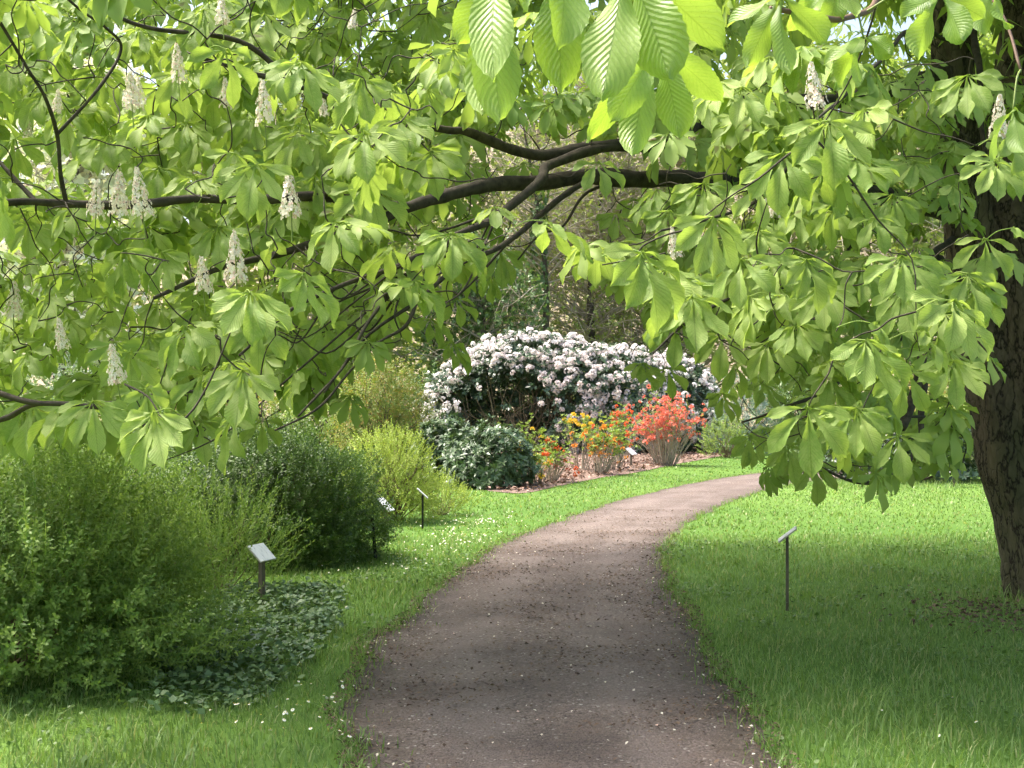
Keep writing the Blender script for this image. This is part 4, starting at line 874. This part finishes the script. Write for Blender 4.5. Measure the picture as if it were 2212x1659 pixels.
mb.stamp(tp_, frame_z(unit(np.stack([np.cos(aa), np.sin(aa), 0.3 + 0 * aa], -1)), rgi.uniform(0, 6, n_)), np.stack([0.95 + 0.22 * np.cos(aa), 47 + 0.22 * np.sin(aa), zz], -1), rgi.uniform(0.7, 1.5, n_), rgi.random(n_))
mb.build('ivy', M['holly'], IVT, kind='stuff')
BT = [(3.2, 50, 13.5, 3.4, 'brown bare twiggy tree filling the gap above the white rhododendron'), (6.4, 52, 14, 3.6, 'brown twiggy tree right of the gap, partly behind the chestnut leaves'), (0.2, 54, 15, 3.6, 'brown twiggy tree left of the gap behind the ivy clad trunk'), (4.6, 57, 17, 4.2, 'tall brown twiggy tree farthest back in the gap')]
for q, (x, y, h, c, lab) in enumerate(BT):
    wood_tree('bare_tree', lab, x, y, h, c, 'spring', 80 + q, 6800, 220, 0.10, 0.2, 0.04, tw_r=0.017)
WT = [(-13.5, 40, 12, 3.2, 'blossom', 'pale blossom covered tree at the far left edge'), (-9.5, 46, 15, 3.6, 'spring', 'tall light green tree behind the left flower candles'),
      (-15.5, 52, 17, 4.4, 'spring', 'tall spring green tree at the left edge of the wood'), (-5.6, 44, 12, 3.2, 'spring', 'light green tree behind the maple shrub'), (-11.5, 60, 19, 4.5, 'spring', 'slender tall tree far back on the left'),
      (-3.4, 50, 15, 3.6, 'spring', 'light green tree behind the arching bough'), (9.8, 47, 14, 3.6, 'spring', 'light green tree behind the hanging chestnut leaves on the right'), (13.5, 44, 13, 3.6, 'spring', 'sunlit green tree behind the big trunk'),
      (17.5, 49, 16, 4.2, 'spring', 'tall green tree at the right edge of the wood'), (11.5, 57, 18, 4.4, 'spring', 'tall green tree far back on the right'), (-7.2, 58, 18, 4.2, 'spring', 'tall light green tree far back left of the arch'),
      (-19, 60, 19, 5, 'spring', 'wide green tree far back beyond the left edge')]
for q, (x, y, h, c, m_, lab) in enumerate(WT):
    wood_tree('woodland_tree', lab, x, y, h, c, m_, 90 + q, 3700, 75, 0.21, 0.22, 0.10)
UB = [(-7.5, 31, 2.2, 1.9, 'maple', 'golden shrub far back on the left beyond the bright feathery shrub'), (-11, 33, 2.4, 2.3, 'holly', 'dark evergreen shrub far back at the left edge'), (-4.6, 34, 1.9, 2.4, 'azalea_leaf', 'light green shrub behind the maple'),
      (-2.2, 39, 1.8, 2.2, 'holly', 'evergreen shrub at the left shoulder of the white rhododendron'), (8.4, 38, 1.8, 2.6, 'holly', 'evergreen shrub behind the blue green one'), (11.4, 35, 2.0, 2.0, 'maple', 'bronze tinted shrub in the distance on the right'),
      (14.5, 37, 2.2, 2.8, 'azalea_leaf', 'light green shrub in the distance behind the trunk'), (3.4, 43, 3.2, 2.6, 'spring', 'low green thicket behind the white rhododendron'), (-8.2, 42, 3.0, 3.2, 'spring', 'low green thicket under the left trees'), (19, 40, 2.6, 3, 'holly', 'evergreen shrub in the distance at the right edge')]
for q, (x, y, r, h, m_, lab) in enumerate(UB):
    bush('distant_shrub', lab, 'shrub', (x, y), r, r * 0.8, h, m_, 120 + q, 1100, (0.25, 8, 0.13, 0.05, 0.9), 'far_bark', 18, 0.02, lump=0.3, group='shrubs at the edge of the wood')

# ------------------------------------------------------------------ plant labels
def box(mb, c, sx, sy, sz, R=np.eye(3)):
    V = np.array([(a, b, d) for d in (-1, 1) for b in (-1, 1) for a in (-1, 1)]) * np.array([sx, sy, sz]) / 2
    mb.add(V @ R.T + np.asarray(c), F4=[(0, 2, 3, 1), (4, 5, 7, 6), (0, 1, 5, 4), (2, 6, 7, 3), (0, 4, 6, 2), (1, 3, 7, 5)])
def plant_label(label, px, py, topy, yaw, tilt, w=0.2, d=0.11, pw=0.045, lean=0.0, post='post', pd=None, plate=True):
    b = gnd(px, py); root = empty('plant_label', b); tag(root, label, 'plant label', 'plant labels beside the path')
    h = (py - topy) / FPX * b[1]; L = rotz(np.array([yaw]))[0] @ roty(np.array([lean]))[0]
    mb = MB(); n = 6; zz = np.linspace(-0.1, h, n)
    for a in range(1): 
        V = []; 
        for z in zz:
            for (sx, sy) in ((-1, -1), (1, -1), (1, 1), (-1, 1)): V.append(np.array([sx * pw / 2 * (1 + 0.04 * math.sin(z * 40)), sy * (pd or pw * 0.6) / 2, z]))
        F = [(4 * q + e, 4 * q + (e + 1) % 4, 4 * q + 4 + (e + 1) % 4, 4 * q + 4 + e) for q in range(n - 1) for e in range(4)] + [(4 * n - 4, 4 * n - 3, 4 * n - 2, 4 * n - 1)]
        mb.add(np.array(V) @ L.T + b, F4=F)
    mb.build('post', M[post], root, smooth=False)
    if plate:
        Rp = L @ rotx(np.array([tilt]))[0]; c = b + L @ np.array([0, 0, h + 0.015])
        m2 = MB(); box(m2, c - Rp @ np.array([0, 0, 0.004]), w, d, 0.007, Rp); pl = m2.build('plate', M['plate_edge'], root, smooth=False)
        m3 = MB(); box(m3, (0, 0, 0), w - 0.006, d - 0.006, 0.002); fc = m3.build('face', M['plate'], pl, smooth=False)
        fc.matrix_parent_inverse = Matrix.Identity(4)
        cc = c + Rp @ np.array([0, 0, 0.0022])
        fc.matrix_basis = Matrix([[*Rp[0], cc[0]], [*Rp[1], cc[1]], [*Rp[2], cc[2]], [0, 0, 0, 1]])
    return root
plant_label('white plant label on a brown wooden post among the ivy on the left', 566, 1305, 1197, math.radians(70), math.radians(45), 0.23, 0.165, 0.050, 0.0)
plant_label('grey plant label on a wooden post in front of the yellow green shrub', 833, 1168, 1092, math.radians(77), math.radians(45), 0.22, 0.20, 0.05)
plant_label('black iron stake with its label seen edge on beside the yellow green shrub', 913, 1142, 1068, math.radians(94), math.radians(43), 0.2, 0.17, 0.04, 0, 'black')
plant_label('wooden plant label seen edge on standing alone in the right lawn', 1700, 1318, 1158, math.radians(-101), math.radians(38), 0.22, 0.165, 0.036, 0.0, 'post')
plant_label('small grey plant label in front of the coral red azalea', 1363, 1010, 976, math.radians(62), math.radians(40), 0.30, 0.22, 0.05)
plant_label('thin plant label seen edge on by the right border, left of the trunk', 2060, 1052, 1014, math.radians(-108), math.radians(45), 0.22, 0.26, 0.04)
plant_label('low bare stake at the front of the mulch bed', 1288, 1025, 1000, 0.3, 0, 0.1, 0.1, 0.05, 0, 'black', plate=False)
plant_label('leaning black stake at the right side of the dark rounded shrub', 812, 1208, 1118, 0.2, 0, 0.1, 0.1, 0.03, -0.09, 'black', plate=False)

# ------------------------------------------------------------------ ground cover, grass, flowers in the grass, litter
rg = np.random.default_rng(77)
IVY = np.array([gnd(*p)[:2] for p in ((330, 1560), (330, 1420), (430, 1330), (500, 1285), (640, 1270), (740, 1275), (735, 1340), (690, 1400), (640, 1460), (560, 1510), (420, 1540))])
c = rg.uniform(IVY.min(0), IVY.max(0), (14000, 2)); c = c[inpoly(c, IVY)][:6500]; n_ = len(c); c = c + np.array([[0.14 * nz((q[0], q[1], 0), 3.0), 0.3 * nz((q[0], q[1], 4), 2.0)] for q in c]) + rg.normal(0, 1, (n_, 2)) * np.array([0.05, 0.12]) * rg.random((n_, 1)) ** 2 * 2.2
V, F, A = leaf_card(0.042, 0.04, 0.1, 2); t_ = (V, np.zeros((0, 3), int), F, A)
hgt = np.array([0.03 + 0.05 * nz((q[0], q[1], 0), 2.5) for q in c]) + rg.uniform(0, 0.05, n_)
mb = MB(); dr = unit(np.stack([rg.normal(0, 1, n_), rg.normal(-0.3, 1, n_), rg.uniform(-0.2, 0.5, n_)], -1))
mb.stamp(t_, frame_z(dr, rg.normal(0, 0.4, n_)), np.column_stack([c, np.maximum(hgt, 0.02)]), rg.uniform(0.6, 1.3, n_), rg.random(n_))
tag(mb.build('ivy_ground_cover', M['ivy'], kind='stuff'), 'low dark ivy carpet round the foot of the white plant label', 'ground cover')

def frust(n, y0, y1, pad):
    y = np.sqrt(rg.uniform(y0 * y0, y1 * y1, n)); x = rg.uniform(-1, 1, n) * (0.384 * y + pad); return np.column_stack([x, y])
def blades(mb, c, h0, h1, w, lean=0.45):
    n = len(c); a = rg.uniform(0, 6.28, n); h = rg.uniform(h0, h1, n) * (1 + 0.6 * np.array([nz((q[0], q[1], 0), 1.4) + 0.7 * nz((q[0], q[1], 5), 4.5) for q in c]))
    h = np.maximum(h, 0.012); ln = np.abs(rg.normal(0, lean, n)) * h; d = np.column_stack([np.cos(a), np.sin(a)]); s = np.column_stack([-d[:, 1], d[:, 0]]) * (w * rg.uniform(0.7, 1.3, n) / 2)[:, None]
    b = c; m = c + d * (ln * 0.35)[:, None]; t = c + d * ln[:, None]; z0 = np.zeros(n); V = np.stack([np.column_stack([b - s, z0]), np.column_stack([b + s, z0]), np.column_stack([m + s * 0.8, h * 0.6]), np.column_stack([m - s * 0.8, h * 0.6]), np.column_stack([t, h])], 1)
    k = (np.arange(n) * 5)[:, None]; rnd = np.clip(np.array([0.5 + 0.5 * nz((q[0], q[1], 9), 0.9) for q in c]) * 0.6 + rg.uniform(0, 0.4, n), 0, 0.999)
    A = np.zeros((n, 5, 3)); A[:, :, 2] = rnd[:, None]; A[:, 2:4, 1] = 0.6; A[:, 4, 1] = 1
    mb.add(V.reshape(-1, 3), np.array([[3, 2, 4]]) + k, np.array([[0, 1, 2, 3]]) + k, A.reshape(-1, 3))
def on_lawn(c, slack=0.0):
    ok = ~inpoly(c, PATH_POLY) & ~inpoly(c, BED[:, :2]) & ~(inpoly(c, IVY) & (rg.random(len(c)) < 0.55))
    return c[ok]
gm = MB()
c = on_lawn(frust(52000, 4.6, 9.0, 1.0)); blades(gm, c, 0.018, 0.062, 0.0055, 0.75)
c = on_lawn(frust(56000, 9.0, 15.0, 1.0)); blades(gm, c, 0.02, 0.06, 0.008, 0.6)
c = on_lawn(frust(46000, 15.0, 26.0, 1.5)); blades(gm, c, 0.012, 0.04, 0.017, 0.7)
c = on_lawn(frust(26000, 26.0, 40.0, 2.0)); blades(gm, c, 0.012, 0.035, 0.03, 0.7)
# longer tufts on the right lawn in front and along the left shrubs
for (q0, q1, n_) in (((1.9, 5.6), (0.9, 2.6), 1100), ((-1.7, 5.6), (0.5, 0.7), 700), ((-2.9, 6.2), (0.6, 0.35), 600), ((4.0, 10.0), (0.7, 0.5), 350), ((6.0, 23.0), (1.6, 0.9), 1500)):
    c = np.column_stack([rg.normal(q0[0], q1[0] * 0.5, n_), rg.normal(q0[1], q1[1] * 0.5, n_)]); c = c[c[:, 1] > 4]; blades(gm, on_lawn(c), 0.06, 0.13, 0.006, 0.6)
# blades creeping over the path edges
for E, sg in ((ELs, 1), (ERs, -1)):
    sel = E[(E[:, 1] > 4.6) & (E[:, 1] < 27)]; ii = rg.integers(0, len(sel), 2600)
    c = sel[ii, :2] + np.column_stack([sg * (rg.exponential(0.05, len(ii)) - 0.03), rg.normal(0, 0.06, len(ii))]); blades(gm, c, 0.02, 0.06, 0.007, 0.7)
tag(gm.build('grass', M['grass'], kind='stuff'), 'green lawn grass growing on both sides of the path', 'grass')

cl = MB(); V, F, A = leaf_card(0.022, 0.022, 0.05, 2); t_ = (V, np.zeros((0, 3), int), F, A)
c = on_lawn(frust(30000, 4.6, 14.0, 0.8)); c = c[np.array([nz((q[0], q[1], 2), 1.3) + 0.5 * nz((q[0], q[1], 7), 4.0) for q in c]) > 0.12]; n_ = len(c)
cl.stamp(t_, frame_z(unit(np.stack([rg.normal(0, 1, n_), rg.normal(-0.2, 1, n_), rg.uniform(-0.1, 0.6, n_)], -1)), rg.normal(0, 0.4, n_)), np.column_stack([c, rg.uniform(0.025, 0.07, n_)]), rg.uniform(0.7, 1.6, n_), rg.random(n_))
tag(cl.build('clover', M['box'], kind='stuff'), 'low clover and broad leaved weeds among the grass', 'weeds')
dm = MB(); ey = MB()
def daisies(cx, cy, sx, sy, n, s=1.0):
    global dm, ey
    c = np.column_stack([rg.normal(cx, sx, n), rg.normal(cy, sy, n)]); c = on_lawn(c)
    for q in c:
        h = rg.uniform(0.05, 0.095); r = rg.uniform(0.008, 0.013) * s; th = np.arange(8) * math.pi / 4; tl = rg.normal(0, 0.4, 2)
        ring = np.array([(r * math.cos(t), r * math.sin(t), r * (math.cos(t) * tl[0] + math.sin(t) * tl[1])) for t in th])
        dm.add(np.vstack([[(0, 0, 0)], ring]) + np.array([q[0], q[1], h]), F3=[(0, 1 + e, 1 + (e + 1) % 8) for e in range(8)], A=np.array([(0, 0, rg.random())] * 9))
        ey.add(np.vstack([[(0, 0, 0.004)], ring * 0.35]) + np.array([q[0], q[1], h + 0.002]), F3=[(0, 1 + e, 1 + (e + 1) % 8) for e in range(8)])
for (px, py, sx, sy, n_) in ((1000, 1175, 0.25, 0.55, 150), (1040, 1140, 0.30, 0.6, 130), (930, 1215, 0.3, 0.6, 60), (600, 1560, 0.18, 0.18, 26), (660, 1530, 0.12, 0.2, 14), (720, 1600, 0.15, 0.15, 10), (1990, 1570, 0.4, 0.5, 6), (850, 1240, 0.4, 0.8, 24)):
    q = gnd(px, py); daisies(q[0], q[1], sx, sy, n_, 0.75)
do = dm.build('daisies', M['daisy'], kind='stuff'); tag(do, 'small white daisies scattered in the grass left of the path', 'flowers')
ey.build('flower_eyes', M['daisy_eye'], do, kind='stuff')

lm = MB(); wm = MB()
def flakes(mb, c, z, s0, s1, lift=0.25, asp=0.55):
    n = len(c); V = np.array([(-0.5, 0, 0), (0, -asp / 2, 0.1), (0.5, 0, 0.0), (0, asp / 2, 0.1)]); A = np.zeros((4, 3))
    mb.stamp((V, np.zeros((0, 3), int), np.array([[0, 1, 2, 3]]), A), rotz(rg.uniform(0, 6.28, n)) @ rotx(rg.normal(0, lift, n)) @ roty(rg.normal(0, lift, n)), np.column_stack([c, np.broadcast_to(z, (n,))]), rg.uniform(s0, s1, n), rg.random(n))
c = frust(90000, 4.6, 18.0, 0.5); c = c[inpoly(c, PATH_POLY)]; dens = np.array([0.22 + 1.5 * nz((q[0], q[1], 3), 1.3) for q in c]) + 0.35 * ((c[:, 1] > 8) & (c[:, 1] < 14)); c = c[rg.random(len(c)) < np.clip(dens, 0.08, 1)][:14000]
flakes(lm, c, 0.036, 0.010, 0.036, 0.25)
c = c[rg.random(len(c)) < 0.07] + rg.normal(0, 0.03, (1, 2)); flakes(lm, c, 0.038, 0.03, 0.075, 0.1, 0.12)
# litter gathers along the edges
for E, sg in ((ELs, 1), (ERs, -1)):
    sel = E[(E[:, 1] > 4.6) & (E[:, 1] < 15)]; ii = rg.integers(0, len(sel), 2600); c = sel[ii, :2] + np.column_stack([sg * (rg.exponential(0.09, len(ii)) - 0.08), rg.normal(0, 0.05, len(ii))]); flakes(lm, c, 0.025, 0.008, 0.03, 0.35)
c = np.column_stack([rg.normal(3.75, 0.45, 1500), rg.normal(9.6, 0.5, 1500)]); flakes(lm, c, 0.03, 0.015, 0.05, 0.4)
tag(lm.build('leaf_litter', M['litter'], kind='stuff'), 'brown leaf crumbs and bud scales strewn on the path', 'leaf litter')
c = frust(3000, 4.8, 14.0, 0.3); c = c[inpoly(c, PATH_POLY)][:260]; flakes(wm, c, 0.04, 0.010, 0.022, 0.3, 0.8)
for E, sg in ((ELs, 1), (ERs, -1)):
    sel = E[(E[:, 1] > 4.8) & (E[:, 1] < 13)]; ii = rg.integers(0, len(sel), 110); c = sel[ii, :2] + np.column_stack([sg * rg.exponential(0.09, len(ii)), rg.normal(0, 0.05, len(ii))]); flakes(wm, c, 0.035, 0.010, 0.022, 0.3, 0.8)
tag(wm.build('fallen_petals', M['petal_white'], kind='stuff'), 'pale petals fallen on the path', 'petals')
bm_ = MB(); c = rg.uniform(BED[:, :2].min(0), BED[:, :2].max(0), (30000, 2)); c = c[inpoly(c, BED[:, :2])][:9000]; flakes(bm_, c, rg.uniform(0.03, 0.07, len(c)), 0.05, 0.11, 0.45)
tag(bm_.build('bed_litter', M['bedlitter'], kind='stuff'), 'pinkish brown fallen leaves covering the azalea bed', 'leaf litter')
